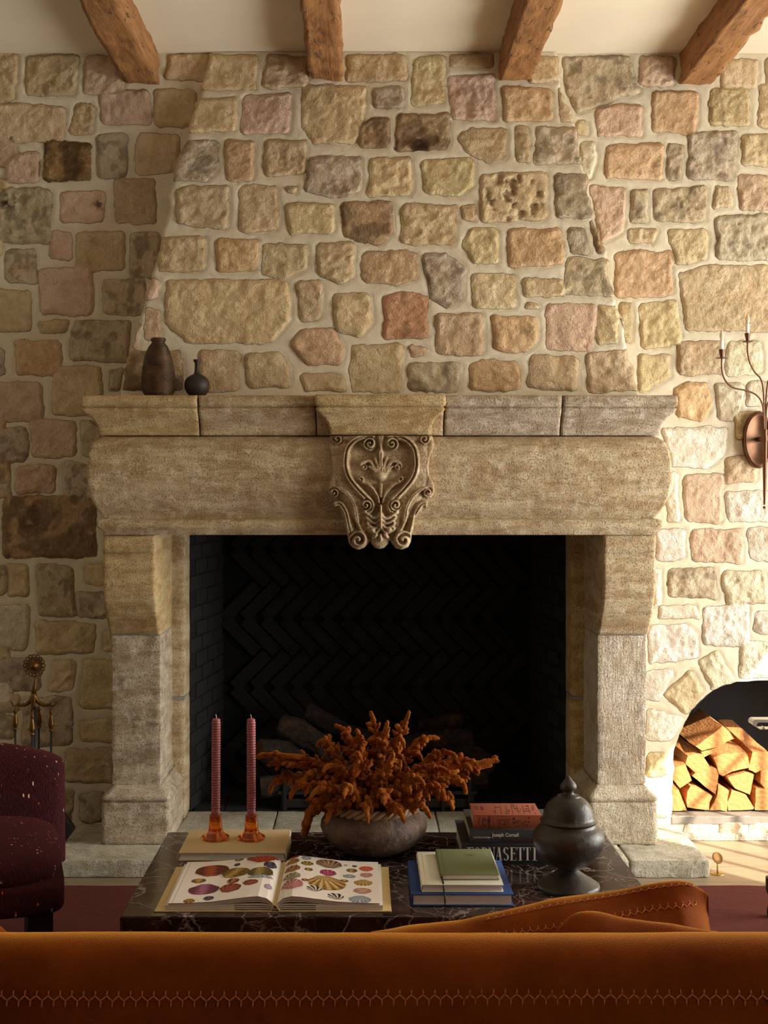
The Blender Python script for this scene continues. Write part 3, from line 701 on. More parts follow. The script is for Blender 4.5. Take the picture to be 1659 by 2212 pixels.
for i in range(5):
    a, c = jx[i]+(.0012 if i else 0), jx[i+1]-(.0012 if i < 4 else 0)
    if i == 2:
        V, Fq = sweep(CO, a+.052, c-.052, .452, .0, (1, 1), seed=20)
        o = part('cornice_block', V, Fq, M['lime_warm']); o['label'] = 'projecting centre cornice block'
        V, Fq = sweep([(o_, z_) for o_, z_ in CO[:-4]], a, c, .40, .0, (0, 0), seed=24); part('cornice_backing', V, Fq, M['lime'])
    else:
        V, Fq = sweep(CO, a, c, .402, .0, (1 if i == 0 else 0, 1 if i == 4 else 0), seed=i*7)
        part('cornice_block', V, Fq, M[cm[i]])
for sg, nm in ((-1, 'left'), (1, 'right')):
    X = lambda h: CX+sg*h
    rng = lambda a, c: (min(X(a), X(c)), max(X(a), X(c)))
    # console at the top of the pier
    a, c = rng(.868, 1.070)
    CP = [(-.128, .884), (-.112, .905), (-.088, .935), (-.055, .975), (-.028, 1.02), (-.012, 1.07), (-.006, 1.12), (-.008, 1.17), (-.016, 1.205), (-.018, 1.213), (0, 1.217), (.001, 1.26), (-.001, 1.281)]
    V, Fq = sweep(CP, a, c, .380, .08, (0, 0), amp=.0014, seed=40+sg)
    part('console', V, Fq, M['lime_warm'] if sg < 0 else M['lime'])
    # pier shaft
    a, c = rng(.866, 1.060)
    V, Fq = rough_block(a, c, -.252, .08, .286, .880, .007, .010, .006 if sg < 0 else .004, 13, 5+sg, .012)
    part('pier_shaft', V, Fq, M['lime_grey'] if sg < 0 else M['lime_tool'])
    V, Fq = rough_block(a+.004, c-.004, -.246, .07, .876, .888, .002, .012, .001, 20, 9); part('mortar_joint', V, Fq, M['joint'])
    # plinth
    a, c = rng(.866, 1.044)
    PB = [(.044, .0685), (.044, .228), (.040, .232), (.036, .2335), (.040, .236), (.046, .242), (.047, .25), (.040, .259), (.026, .270), (.014, .281), (.006, .287)]
    V, Fq = sweep(PB, a, c, .275, .08, (1, 1), amp=.0022, seed=60+sg, chip=.004)
    part('plinth', V, Fq, M['lime_grey'] if sg < 0 else M['lime_tool_d'])
    # inner jamb stones
    for k, (z0, z1) in enumerate(((.068, .574), (.583, 1.30))):
        a, c = rng(.813, .95)
        V, Fq = rough_block(a, c, .06, .215, z0, z1, .012, .011, .002, 22, 3+k); part('jamb_stone', V, Fq, M['lime'] if sg < 0 else M['lime_warm'])
    a, c = rng(.815, .94); V, Fq = rough_block(a, c, .062, .2, .57, .587, .002, .02, .0005, 22, 3); part('mortar_joint', V, Fq, M['joint'])
V, Fq = rough_block(CX-.95, CX+.95, .02, .215, 1.283, 1.36, .004, .03, .001); part('inner_lintel', V, Fq, M['soot'])

# carved crest
SCL = 4.484
def cz(x, y): return (x/SCL+640, y/SCL+820)
dC = 4.83
def cm_(x, y):
    u, v = cz(x, y); return ((u-VX)/F*dC, EYE-(v-VY)/F*dC)
SIL = [(330, 538), (1320, 538), (1338, 600), (1330, 670), (1295, 750), (1282, 830), (1285, 920), (1325, 990), (1340, 1060), (1325, 1120), (1280, 1160), (1268, 1230), (1262, 1262), (1190, 1280), (1150, 1340), (1132, 1440), (1118, 1500), (1112, 1570), (1085, 1625), (1020, 1650), (965, 1635), (925, 1590), (905, 1545), (890, 1590), (850, 1632), (805, 1642), (760, 1630), (728, 1590), (715, 1545), (700, 1590), (655, 1632), (600, 1650), (545, 1630), (508, 1580), (495, 1510), (482, 1440), (465, 1350), (430, 1285), (375, 1240), (352, 1210), (372, 1165), (315, 1110), (300, 1050), (330, 960), (348, 890), (338, 780), (312, 690), (305, 610)]
sil = [cm_(*p) for p in SIL]
cxs = np.arange(cm_(285, 0)[0], cm_(1360, 0)[0], .0021); czs = np.arange(cm_(0, 1665)[1], cm_(0, 532)[1], .0021)
GXc, GZc = np.meshgrid(cxs, czs, indexing='ij')
s = sdpoly(GXc, GZc, sil)
H = np.zeros(GXc.shape)
mmz = 1/SCL/F*dC                       # metres per crest-pixel
XC = ((GXc/dC*F+VX)-640)*SCL; YC = ((-(GZc-EYE)/dC*F+VY)-820)*SCL    # crest-local drawing units
MX = 818
def segd(X, Y, pts):
    d = np.full(X.shape, 1e9); tt = np.zeros(X.shape); m = len(pts)-1
    for i in range(m):
        ax, ay = pts[i]; bx, by = pts[i+1]; ex, ey = bx-ax, by-ay
        q = np.clip(((X-ax)*ex+(Y-ay)*ey)/(ex*ex+ey*ey+1e-9), 0, 1); dd = np.hypot(X-ax-ex*q, Y-ay-ey*q)
        b_ = dd < d; d = np.where(b_, dd, d); tt = np.where(b_, (i+q)/m, tt)
    return d, tt
def cr2(pts, n=6):
    return [(p.x, p.y) for p in smooth_path([(a, b_, 0) for a, b_ in pts], n)]
def stroke(pts, w, h, groove=0, both=True, w2=None):
    global H
    pts = cr2(pts)
    for mir in ((0, 1) if both else (0,)):
        X = 2*MX-XC if mir else XC
        d, tt = segd(X, YC, pts); ww = w if w2 is None else w+(w2-w)*tt
        v = h*np.sqrt(np.clip(1-(d/ww)**2, 0, 1))
        if groove: v = v-groove*h*np.exp(-(d/(ww*.22))**2)
        H = np.maximum(H, v)
def volute(cx, cy, r, h, turns=2.0, dirn=1, ph=0, both=True):
    global H
    for mir in ((0, 1) if both else (0,)):
        X = 2*MX-XC if mir else XC
        dx, dy = X-cx, YC-cy; rad = np.hypot(dx, dy)/r; an = np.arctan2(dy, dx)*dirn+ph
        sp = np.cos(2*PI*(rad*turns-an/(2*PI)))
        v = np.where(rad < 1, h*(.62+.38*sp*np.clip(1.2-rad*.3, 0, 1))+.25*h*np.exp(-(rad/.22)**2), 0)*np.clip((1-rad)*9, 0, 1)
        H = np.where((rad < 1), np.maximum(v, H*.25), H)
# raised field edge: side scroll ribbons
stroke([(330, 600), (350, 760), (372, 860), (350, 960), (330, 1060)], 62, .011)
stroke([(420, 650), (430, 800), (440, 950), (500, 1080), (560, 1190), (610, 1300)], 95, .013)
stroke([(480, 1330), (500, 1430), (520, 1500)], 70, .012)
stroke([(350, 560), (480, 575), (620, 545)], 32, .014)
stroke([(370, 1058), (440, 1068), (520, 1140), (570, 1250), (590, 1370)], 24, .022, .3)
stroke([(368, 1212), (425, 1205), (480, 1290), (505, 1400), (525, 1480)], 30, .021, .5)
volute(395, 578, 56, .022, 1.6, 1, 0); volute(366, 1095, 48, .021, 1.5, 1, 1.0)
# heart shaped double band
stroke([(728, 560), (640, 556), (560, 592), (500, 660), (478, 750), (478, 850), (510, 950), (580, 1045), (650, 1120), (705, 1175), (728, 1225), (715, 1265)], 36, .026, .62)
volute(712, 622, 70, .027, 1.9, -1, .5)
volute(676, 1215, 62, .027, 1.8, 1, 2.2)
stroke([(818, 545), (818, 620), (818, 690)], 34, .02, .2, False, 12)
# palmette
for pts, w in (([(818, 930), (818, 840), (818, 715)], 20), ([(800, 920), (785, 840), (765, 765)], 13), ([(790, 925), (750, 850), (715, 795), (672, 795), (636, 815), (632, 850), (655, 868)], 15), ([(780, 930), (735, 870), (705, 845)], 11)):
    stroke(pts, w+4, .018, .35)
stroke([(818, 700), (818, 760)], 26, .02, .5, False); volute(656, 850, 34, .02, 1.3, -1, 0)
d_ = np.hypot((XC-MX)/62, (YC-930)/58); H = np.maximum(H, .022*np.sqrt(np.clip(1-d_**2, 0, 1)))
volute(622, 968, 36, .02, 1.3, 1, 0); stroke([(640, 990), (700, 1020), (750, 1070), (785, 1130), (800, 1190)], 20, .02, .4, True, 12)
stroke([(818, 1020), (818, 1130)], 18, .018, .4, False)
# shell leaf
stroke([(818, 1220), (818, 1430)], 14, .031, 0, False)
for k in range(4):
    y = 1268+k*48; xo = 662+k*17
    stroke([(808, y+40-k*4), (780, y+74-k*4), (735, y+66), (690, y+32), (xo, y+14)], 23-k*1.5, .024-.001*k, 0)
for (x, y, rx, ry, an) in ((738, 1455, 36, 24, .4), (898, 1455, 36, 24, -.4), (765, 1515, 40, 24, -.7), (871, 1515, 40, 24, .7), (818, 1530, 22, 48, 0)):
    dx, dy = XC-x, YC-y; c_, s_ = math.cos(an), math.sin(an); d_ = np.hypot((dx*c_+dy*s_)/rx, (-dx*s_+dy*c_)/ry)
    H = np.maximum(H, .030*np.sqrt(np.clip(1-d_**2, 0, 1)))
d_ = np.hypot((XC-MX)/92, (YC-1570)/74); H = np.maximum(H, .016*np.sqrt(np.clip(1-d_**2, 0, 1)))
stroke([(650, 1330), (655, 1420), (650, 1480)], 34, .012); volute(600, 1552, 96, .026, 1.7, -1, 1.2)
stroke([(560, 1290), (600, 1400), (640, 1480)], 20, .018)
# soften, add weathering
for _ in range(2):
    Hp = np.pad(H, 1, mode='edge'); H = (Hp[:-2, 1:-1]+Hp[2:, 1:-1]+Hp[1:-1, :-2]+Hp[1:-1, 2:]+4*H)/8
H = H*1.5+.0016*fbm(GXc*45, GZc*45, 1)
H = H*np.clip(-s/.006+.15, 0, 1)
tz = (GZc-1.25)/(1.66-1.25)
base = .455+.040*np.sin(np.clip(tz, 0, 1)*PI)-.012*np.clip(tz, 0, 1)-.012*((GXc-cm_(MX, 0)[0])/.2)**2
Yc = -(base+H)
g0, g1 = np.gradient(s, cxs, czs)
near = (s > 0) & (s < .0030)
Xv = np.where(near, GXc-s*g0, GXc); Zv = np.where(near, GZc-s*g1, GZc)
keep = s < .0030
V = np.stack([Xv, Yc, Zv], -1).reshape(-1, 3); idx = np.arange(GXc.size).reshape(GXc.shape)
q = np.stack([idx[:-1, :-1], idx[1:, :-1], idx[1:, 1:], idx[:-1, 1:]], -1); kq = keep[:-1, :-1] & keep[1:, :-1] & keep[1:, 1:] & keep[:-1, 1:]
q = q[kq]
# skirt back to the lintel
ed = np.concatenate([q[:, [0, 1]], q[:, [1, 2]], q[:, [2, 3]], q[:, [3, 0]]])
ek = {tuple(e_) for e_ in ed.tolist()}; bd_ = [e_ for e_ in ek if (e_[1], e_[0]) not in ek]
bv = sorted({v_ for e_ in bd_ for v_ in e_}); mp = {v_: len(V)+i for i, v_ in enumerate(bv)}
Vb = V[bv].copy(); Vb[:, 1] = -.36
V = np.concatenate([V, Vb]); q = np.concatenate([q, np.array([(e_[1], e_[0], mp[e_[0]], mp[e_[1]]) for e_ in bd_])])
o = part('carved_crest', V, q, M['lime_carved']); o['label'] = 'carved crest with heart scroll, palmette and volutes'

# hearth slab: stones laid side by side
hs = empty('hearth', (CX, -.26, 0), 'low pale stone hearth step running under the fireplace piers', 'hearth')
hx = [-1.178, -.655, -.10, .45, 1.0, 1.304]
for i in range(5):
    V, Fq = rough_block(hx[i]+(.003 if i else 0), hx[i+1]-.003, -.524, -.30 if 0 < i < 4 else -.004, 0, .068, .009, .010, .003, 24, 70+i, .006)
    part('hearth_stone', V, Fq, M['hearth'], parent=hs)
hb = [-.768, -.37, .31, .892]
for i in range(3):
    V, Fq = rough_block(hb[i]+.002, hb[i+1]-.002, -.297, .212, 0, .0675, .007, .012, .002, 24, 80+i, .003)
    part('hearth_stone', V, Fq, M['hearth'], parent=hs)
V, Fq = rough_block(hx[0]+.01, hx[-1]-.01, -.517, -.01, 0, .060, .003, .05, .0005); part('mortar_bed', V, Fq, M['joint'], parent=hs)

# firebox with herringbone back
fb = empty('firebox', (CX, .5, .05), 'black sooty firebox lined with herringbone brick inside the stone surround', 'firebox')
xo, xi, y0, y1, zt = .815, .735, .205, .78, 1.42
def bp(mb, name, mat): 
    o = mb.build(name, mat, None, smooth=False); o.parent = fb; o.location = -Vector(fb.location); return o
m = MB(); m.add([(CX-xo, y0, .02), (CX+xo, y0, .02), (CX+xi, y1, .02), (CX-xi, y1, .02), (CX-xo, y0, zt), (CX+xo, y0, zt), (CX+xi, y1, zt), (CX-xi, y1, zt)],
      [(0, 3, 7, 4), (1, 5, 6, 2), (4, 7, 6, 5)]); bp(m, 'side_lining', M['soot_joint'])
m = MB().box(CX-xi-.05, CX+xi+.05, y1+.006, y1+.03, 0, zt); bp(m, 'back_panel', M['soot_joint'])
m = MB()
L, W_, row = .222, .060, .165; rr = random.Random(4)
for r_ in range(9):
    sg = 1 if r_ % 2 else -1; zc = .02+row*(r_+.5)
    for k in range(-9, 10):
        xc = CX+.02+k*.0955+(.048 if (r_//2) % 2 else 0)
        if abs(xc-CX) > xi-.07: continue
        T_ = Matrix.Translation((xc, y1, zc)) @ Matrix.Rotation(-sg*PI/4, 4, 'Y')
        dp = rr.uniform(0, .005)
        m.box(-L/2, L/2, -.014-dp, .01, -W_/2, W_/2, .004, 1, T_)
bp(m, 'herringbone_back', M['soot'])
for sg in (-1, 1):
    m = MB()
    for r_ in range(20):
        for k in range(3):
            t0 = (k+(.5 if r_ % 2 else 0))/3.; t1 = t0+.31
            if t0 > .96: continue
            t1 = min(t1, .99); z0 = .07+r_*.068
            ax, ay = xo+(xi-xo)*t0, y0+(y1-y0)*t0; bx, by = xo+(xi-xo)*t1, y0+(y1-y0)*t1
            e_ = .004+rr.uniform(0, .004)
            pts = [(CX+sg*ax, ay, z0), (CX+sg*bx, by, z0), (CX+sg*bx, by, z0+.058), (CX+sg*ax, ay, z0+.058)]
            m.prism(pts, (-sg*e_, 0, 0))
    bp(m, 'side_bricks', M['soot'])
m = MB().box(CX-xo-.02, CX+xo+.02, y0, y1+.03, .0, .062)
for i in range(12):
    for j in range(5):
        m.box(CX-.80+i*.135, CX-.80+i*.135+.129, y0+.004+j*.115, y0+.004+j*.115+.109, .05, .068, .003, 1)
bp(m, 'brick_floor', M['soot'])
# ------------------------------------------------------------------ rug, coffee table and what stands on it
V, Fq = rough_block(-2.2, 2.5, -3.9, 4.647-DW, .0, .014, .006, .05, .003, 60, 2)
tag(mesh_np('rug', V, Fq, M['rug']), 'dark wine-red woven wool rug under the coffee table', 'rug')
TZ = .42
tb = empty('coffee_table', (.069, -1.83, 0), 'low square coffee table of dark brown marble with white veins', 'table')
x0, x1, y0, y1 = -.591, .729, 3.0855-DW, 3.854-DW
def tp(mb, name, mat, root, **k):
    o = mb.build(name, mat, None, **k); o.parent = root; o.location = -Vector(root.location)
    if root.rotation_euler.z: o.matrix_parent_inverse = Matrix.Identity(4)
    return o
tp(MB().box(x0, x1, y0, y1, TZ-.10, TZ, .004, 2), 'table_top', M['marble'], tb, smooth=False)
for xx in (x0+.06, x1-.18): tp(MB().box(xx, xx+.12, y0+.05, y1-.05, .0160, TZ-.10, .003, 1), 'leg', M['marble'], tb, smooth=False)

def book(name, label, x0, x1, y0, y1, z0, z1, cover, spine='left', cm=.0022, over=.0035, group=None, roundsp=True, pages='pages', rot=0.):
    """closed book lying flat: cover boards, spine and page block"""
    xc, yc = (x0+x1)/2, (y0+y1)/2
    r = empty(name, (xc, yc, z0), label, 'book', group, rz=rot); a, b = (x1-x0)/2, (y1-y0)/2; h = z1-z0
    m = MB()
    m.box(-a, a, -b, b, 0, cm, cm*.45, 2); m.box(-a, a, -b, b, h-cm, h, cm*.45, 2)
    # rounded spine
    n = 8; V = []; Fc = []
    for s_ in (0, 1):
        for o_ in (0, 1):
            for k in range(n+1):
                t_ = k/n; bul = .0035*math.sin(PI*t_) if roundsp else 0
                z = .0003+(h-.0006)*t_; off = bul+(0 if o_ else -cm)
                if spine == 'left': V.append((-a-off+.001, (-b if s_ == 0 else b), z))
                elif spine == 'right': V.append((a+off-.001, (-b if s_ == 0 else b), z))
                else: V.append(((-a if s_ == 0 else a), -b-off+.001, z))
    q = n+1
    for k in range(n):
        Fc += [(k, k+1, 2*q+k+1, 2*q+k), (q+k, 3*q+k, 3*q+k+1, q+k+1), (k, q+k, q+k+1, k+1), (2*q+k, 2*q+k+1, 3*q+k+1, 3*q+k)]
    m.add(V, Fc)
    # hinge groove on the top board
    c_ = m.build('cover', M[cover], r, smooth=True, auto=.6); c_.location = (0, 0, 0)
    p = MB(); o2 = over
    ex = dict(left=(-a+cm, a-o2, -b+o2, b-o2), right=(-a+o2, a-cm, -b+o2, b-o2), front=(-a+o2, a-o2, -b+cm, b-o2))[spine]
    p.box(ex[0], ex[1], ex[2], ex[3], cm*.9, h-cm*.9)
    p_ = p.build('page_block', M[pages], r, smooth=False); p_.location = (0, 0, 0)
    return r
def text_mesh(txt, parent, size, loc, rot, mat, sx=1., extr=.0003, name='lettering', align='CENTER', bold=0.):
    cu = bpy.data.curves.new(name, 'FONT'); cu.body = txt; cu.size = size; cu.align_x = align; cu.align_y = 'CENTER'; cu.extrude = extr; cu.offset = bold; cu.resolution_u = 3
    o = bpy.data.objects.new(name, cu); COL.objects.link(o); dg = bpy.context.evaluated_depsgraph_get()
    me = bpy.data.meshes.new_from_object(o.evaluated_get(dg)); bpy.data.objects.remove(o)
    me.transform(Matrix.Diagonal((sx, 1, 1, 1)))
    o = bpy.data.objects.new(name, me); COL.objects.link(o); me.materials.clear(); me.materials.append(mat)
    o.parent = parent; o.location = loc; o.rotation_euler = rot; return o

# cream book under the candles
bk = book('book', 'large cream closed book under the two amber candle holders', -.5155, -.217, 3.549-DW, 3.793-DW, TZ, .4435, 'cream', 'right', .0028, .005)
# blue / white / green stack
bk_b = book('book', 'royal blue hardback at the bottom of the three-book stack in front', .121, .3735, 3.161-DW, 3.4526-DW, TZ, .4505, 'blue', 'left', .0030, .0055)
bk_w = book('book', 'off-white hardback between the blue book and the green book', .146, .350, 3.1755-DW, 3.4676-DW, .4505, .4695, 'offwhite', 'left', .0024, .004)
bk_g = book('book', 'small sage green book on top of the three-book stack, with black ribbon', .1965, .3425, 3.2116-DW, 3.4425-DW, .4695, .4840, 'green', 'left', .002, .003)
# hinge grooves and blind stamp on the green cover, ribbon marker
for r_, w2, b2, h2, mt in ((bk_g, .073, .1155, .0145, 'greenink'), (bk_w, .102, .146, .019, 'cream')):
    m = MB().box(-w2+.010, -w2+.0125, -b2+.001, b2-.001, h2-.0002, h2+.00025); o = m.build('hinge_line', M[mt], r_, smooth=False); o.location = (0, 0, 0)
text_mesh('MUSEUM', bk_g, .008, (.012, .062, .0147), (0, 0, 0), M['greenink'], 1.1)
m = MB(); m.tube([(.010*math.cos(a_)+.014, .045+.006*math.sin(a_), .0148) for a_ in np.linspace(.2, PI-.2, 9)], .0005, 5); o = m.build('stamped_arc', M['greenink'], bk_g); o.location = (0, 0, 0)
for k in range(4):
    m = MB().box(-.1055, -.1045, -.12+k*.05, -.09+k*.05, .005, .013); o = m.build('spine_lettering', M['charcoal'], bk_w, smooth=False); o.location = (0, 0, 0)
yg = 3.2116-DW; xr = P(956, 1891, 3.20).x
pts = smooth_path([(xr-.001, yg+.03, .4765), (xr, yg-.001, .4768), (xr+.0005, yg-.006, .472), (xr+.001, yg-.034, .468), (xr+.0015, 3.1755-DW-.004, .460), (xr+.002, 3.1755-DW-.006, .4535), (xr+.003, 3.161-DW-.003, .448), (xr+.0035, 3.161-DW-.0045, .430)], 4)
m = MB().tube([p-Vector(bk_g.location) for p in pts], [(.0016, .0024)]*len(pts), 6)
for s_ in (-1, 1): m.tube([pts[-1]-Vector(bk_g.location), pts[-1]-Vector(bk_g.location)+Vector((s_*.0025, -.001, -.006))], .0008, 5)
o = m.build('ribbon_marker', M['black'], bk_g); o.location = (0, 0, 0); o['label'] = 'black ribbon marker'

# big dark books behind
bk_f = book('book', 'large black book with tall white serif lettering on its spine, bottom of the rear stack', .271, .529, 3.514-DW, 3.778-DW, TZ, .4765, 'blackcover', 'front', .003, .005)
bk_c = book('book', 'charcoal art book with small white spine title, middle of the rear stack', .2935, .535, 3.524-DW, 3.752-DW, .4765, .5145, 'charcoal', 'front', .003, .004)
bk_l = book('book', 'old orange cloth novel with black pictorial printing on top of the rear stack', .3055, .4945, 3.534-DW, 3.669-DW, .5145, .552, 'orange', 'front', .0025, .003)
FRX = (PI/2, 0, 0)
# tall condensed serif letters drawn stroke by stroke
def didone(parent, word, x_mid, z0, h, w, y):
    m = MB(); n = len(word); gap = .0012; W_ = (w-gap*(n-1))/n; tk = W_*.27; hl = h*.035; T = .0003
    def bar(xa, xb, za, zb): m.box(xa, xb, y-T, y+T, za, zb)
    def dia(xa, za, xb, zb, wd): m.prism([(xa, y-T, za), (xa+wd, y-T, za), (xb+wd, y-T, zb), (xb, y-T, zb)], (0, 2*T, 0))
    def arc(cx, cz, rx, rz, a0, a1, tmax, tmin=None):
        N = 18; tmin = hl if tmin is None else tmin; inn = []; out = []
        for i in range(N+1):
            a_ = a0+(a1-a0)*i/N; out.append((cx+rx*math.cos(a_), y-T, cz+rz*math.sin(a_)))
            tx = tmin+(tmax-tmin)*abs(math.cos(a_)); inn.append((cx+(rx-tx)*math.cos(a_), y-T, cz+(rz-tmin)*math.sin(a_)))
        for i in range(N): m.prism([out[i], out[i+1], inn[i+1], inn[i]], (0, 2*T, 0))
    for i, c in enumerate(word):
        xa = x_mid-w/2+i*(W_+gap); xb = xa+W_; zt = z0+h; zm = z0+h*.52
        if c == 'F': bar(xa+W_*.18, xa+W_*.18+tk, z0, zt); bar(xa, xb, zt-hl, zt); bar(xa, xa+W_*.6, z0, z0+hl); bar(xa+W_*.3, xa+W_*.75, zm, zm+hl); bar(xb-hl, xb, zt-h*.22, zt); bar(xa+W_*.72, xa+W_*.78, zm-h*.1, zm+h*.12)
        if c == 'O': arc((xa+xb)/2, z0+h/2, W_/2, h/2, 0, 2*PI, tk)
        if c == 'R':
            bar(xa+W_*.14, xa+W_*.14+tk, z0, zt); bar(xa, xa+W_*.5, zt-hl, zt); bar(xa, xa+W_*.5, z0, z0+hl); arc(xa+W_*.45, z0+h*.75, W_*.45, h*.25, -PI/2, PI/2, tk); dia(xa+W_*.72, z0+h*.03, xa+W_*.48, z0+h*.5, tk*.8); bar(xa+W_*.7, xb+W_*.05, z0, z0+hl)
        if c == 'N': bar(xa+W_*.12, xa+W_*.12+hl, z0, zt); bar(xb-W_*.12-hl, xb-W_*.12, z0, zt); dia(xb-W_*.12-tk, z0, xa+W_*.02, zt, tk); bar(xa, xa+W_*.3, z0, z0+hl); bar(xb-W_*.3, xb, zt-hl, zt); bar(xa-W_*.05, xa+W_*.25, zt-hl, zt)
        if c == 'A': dia(xa+W_*.05, z0, xa+W_*.45, zt, hl*.9); dia(xb-W_*.08-tk, z0, xa+W_*.36, zt, tk); bar(xa+W_*.2, xb-W_*.25, z0+h*.32, z0+h*.32+hl); bar(xa-W_*.08, xa+W_*.22, z0, z0+hl); bar(xb-W_*.5, xb+W_*.05, z0, z0+hl)
        if c == 'S': arc(xa+W_*.5, z0+h*.74, W_*.42, h*.26, PI*.15, PI*1.5, tk); arc(xa+W_*.5, z0+h*.26, W_*.42, h*.26, -PI*.85, PI*.5, tk); dia(xa+W_*.56, z0+h*.40, xa+W_*.12, z0+h*.62, tk)
        if c == 'E': bar(xa+W_*.14, xa+W_*.14+tk, z0, zt); bar(xa, xb-W_*.05, zt-hl, zt); bar(xa, xb, z0, z0+hl); bar(xa+W_*.3, xa+W_*.75, zm, zm+hl); bar(xb-W_*.1, xb-W_*.05, zt-h*.2, zt); bar(xb-W_*.05, xb, z0, z0+h*.22); bar(xa+W_*.7, xa+W_*.76, zm-h*.08, zm+h*.1)
        if c == 'T': bar((xa+xb-tk)/2, (xa+xb+tk)/2, z0, zt); bar(xa, xb, zt-hl, zt); bar(xa, xa+hl, zt-h*.22, zt); bar(xb-hl, xb, zt-h*.22, zt); bar(xa+W_*.22, xb-W_*.22, z0, z0+hl)
        if c == 'I': bar((xa+xb-tk)/2, (xa+xb+tk)/2, z0, zt); bar(xa+W_*.15, xb-W_*.15, zt-hl, zt); bar(xa+W_*.15, xb-W_*.15, z0, z0+hl)
    o = m.build('lettering', M['whiteink'], parent, smooth=False); o.location = (0, 0, 0); return o
yf = -.132-.0028
fx = (P(1008, 1850, 3.51).x+P(1163, 1850, 3.51).x)/2-.40
didone(bk_f, 'FORNASETTI', fx, .0125, .0365, .196, yf)
yc_ = -.114-.0026
xc = lambda px: P(px, 1800, 3.522).x-bk_c.location.x
text_mesh('Joseph Cornell', bk_c, .0142, (xc(1092), yc_-.0004, .0235), FRX, M['whiteink'], .86, bold=.0002)
text_mesh('Lynda Roscoe Hartigan', bk_c, .0072, (xc(1041), yc_-.0004, .0175), FRX, M['whiteink'], .72)
text_mesh('Navigating the Imagination', bk_c, .0105, (xc(1126), yc_-.0004, .0105), FRX, M['redink'], .82)
yl = -.0675-.0024
xl = lambda px: P(px, 1775, 3.532).x-bk_l.location.x
text_mesh('LITTLE', bk_l, .0105, (xl(1046), yl-.0004, .0185), (PI/2, -PI/2, 0), M['ink'], .80, bold=.0003)
text_mesh('WOMEN', bk_l, .0105, (xl(1057), yl-.0004, .0185), (PI/2, -PI/2, 0), M['ink'], .80, bold=.0003)
# black pictorial printing on spine and front board: frames, plain figures and foliage
m = MB(); Yp = yl-.0006
def fr(xa, xb, za, zb, t_=.0006): 
    for q_ in ((xa, xb, za, za+t_), (xa, xb, zb-t_, zb), (xa, xa+t_, za, zb), (xb-t_, xb, za, zb)): m.box(q_[0], q_[1], Yp, Yp+.0005, q_[2], q_[3])
for n_, q_ in enumerate(((1034, 1036, .003, .0345, .0006), (1065, 1100, .003, .0345, .0006), (1075, 1096, .008, .028, .0006), (1080, 1091, .012, .024, .0012))):
    m = MB(); fr(xl(q_[0]), xl(q_[1]), *q_[2:]); o = m.build('spine_frame', M['ink'], bk_l, smooth=False); o.location = (0, 0, 0)
rr = random.Random(12)
def blob(cx, cy, rx, ry, top=False):
    n_ = 9; ph = rr.uniform(0, 6); pts = []
    for i in range(n_):
        a_ = 2*PI*i/n_; q_ = rr.uniform(.6, 1.15); pts.append((cx+rx*q_*math.cos(a_+ph), cy+ry*q_*math.sin(a_+ph)))
    if top: m.prism([(a_, b_, .0376) for a_, b_ in pts], (0, 0, .0003))
    else: m.prism([(a_, Yp, b_) for a_, b_ in pts], (0, .0005, 0))
m = MB()
for i in range(16): blob(xl(1104)+rr.uniform(0, .050), rr.uniform(.005, .031), rr.uniform(.0015, .005), rr.uniform(.001, .004))
o = m.build('spine_print', M['ink'], bk_l, smooth=False); o.location = (0, 0, 0); m = MB()
for i in range(26): blob(rr.uniform(-.035, .085), rr.uniform(-.052, .052), rr.uniform(.0015, .008), rr.uniform(.002, .006), True)
for i in range(7): m.tube([(-.03+i*.016, -.05, .0377), (-.025+i*.016, .045, .0377)], .0005, 4)
o = m.build('cover_print', M['ink'], bk_l, smooth=False); o.location = (0, 0, 0)
text_mesh('LITTLE', bk_l, .014, (-.078, .01, .0377), (0, 0, PI/2), M['redink'], .8); text_mesh('WOMEN', bk_l, .014, (-.062, .01, .0377), (0, 0, PI/2), M['redink'], .8)

# ------------------------------------------------------------------ open shell book
ob = empty('open_book', (-.217, 3.27-DW, TZ), 'large open picture book showing coloured seashell plates on both pages', 'book')
gx_ = -.217; yb0, yb1 = 3.085-DW, 3.452-DW
m = MB(); m.box(-.5125, gx_-.008, 3.118-DW, 3.485-DW, TZ, TZ+.003, .0012, 2); m.box(gx_+.008, .069, 3.118-DW, 3.485-DW, TZ, TZ+.003, .0012, 2)
m.box(gx_-.012, gx_+.012, 3.118-DW, 3.485-DW, TZ, TZ+.0015, .0006, 1)
for s_ in (-1, 1): m.prism([(gx_+s_*.011, 3.118-DW, TZ+.002), (gx_+s_*.013, 3.118-DW, TZ+.002), (gx_+s_*.002, 3.118-DW, TZ+.017), (gx_, 3.118-DW, TZ+.017)], (0, .367, 0))
tp(m, 'cover', M['buff'], ob, smooth=False)
m = MB().box(-.5135, -.5122, 3.12-DW, 3.484-DW, TZ+.0005, TZ+.0035); tp(m, 'jacket_edge', M['bluegrey'], ob, smooth=False)
yb0, yb1 = 3.122-DW, 3.470-DW
def page_z(u, side, t=1.):      # u: 0 gutter .. 1 fore edge ; t 1 = top sheet
    edge = .016; crest = .034
    pr = [(0, .006), (.03, .020), (.08, .030), (.16, crest+.001), (.26, crest-.001), (.42, .0275), (.6, .0215), (.8, .0185), (1, .0175)]
    x = [a for a, b in pr]; y = [b for a, b in pr]
    return TZ+.003+np.interp(u, x, y)*t
PWL, PWR = .262, .257
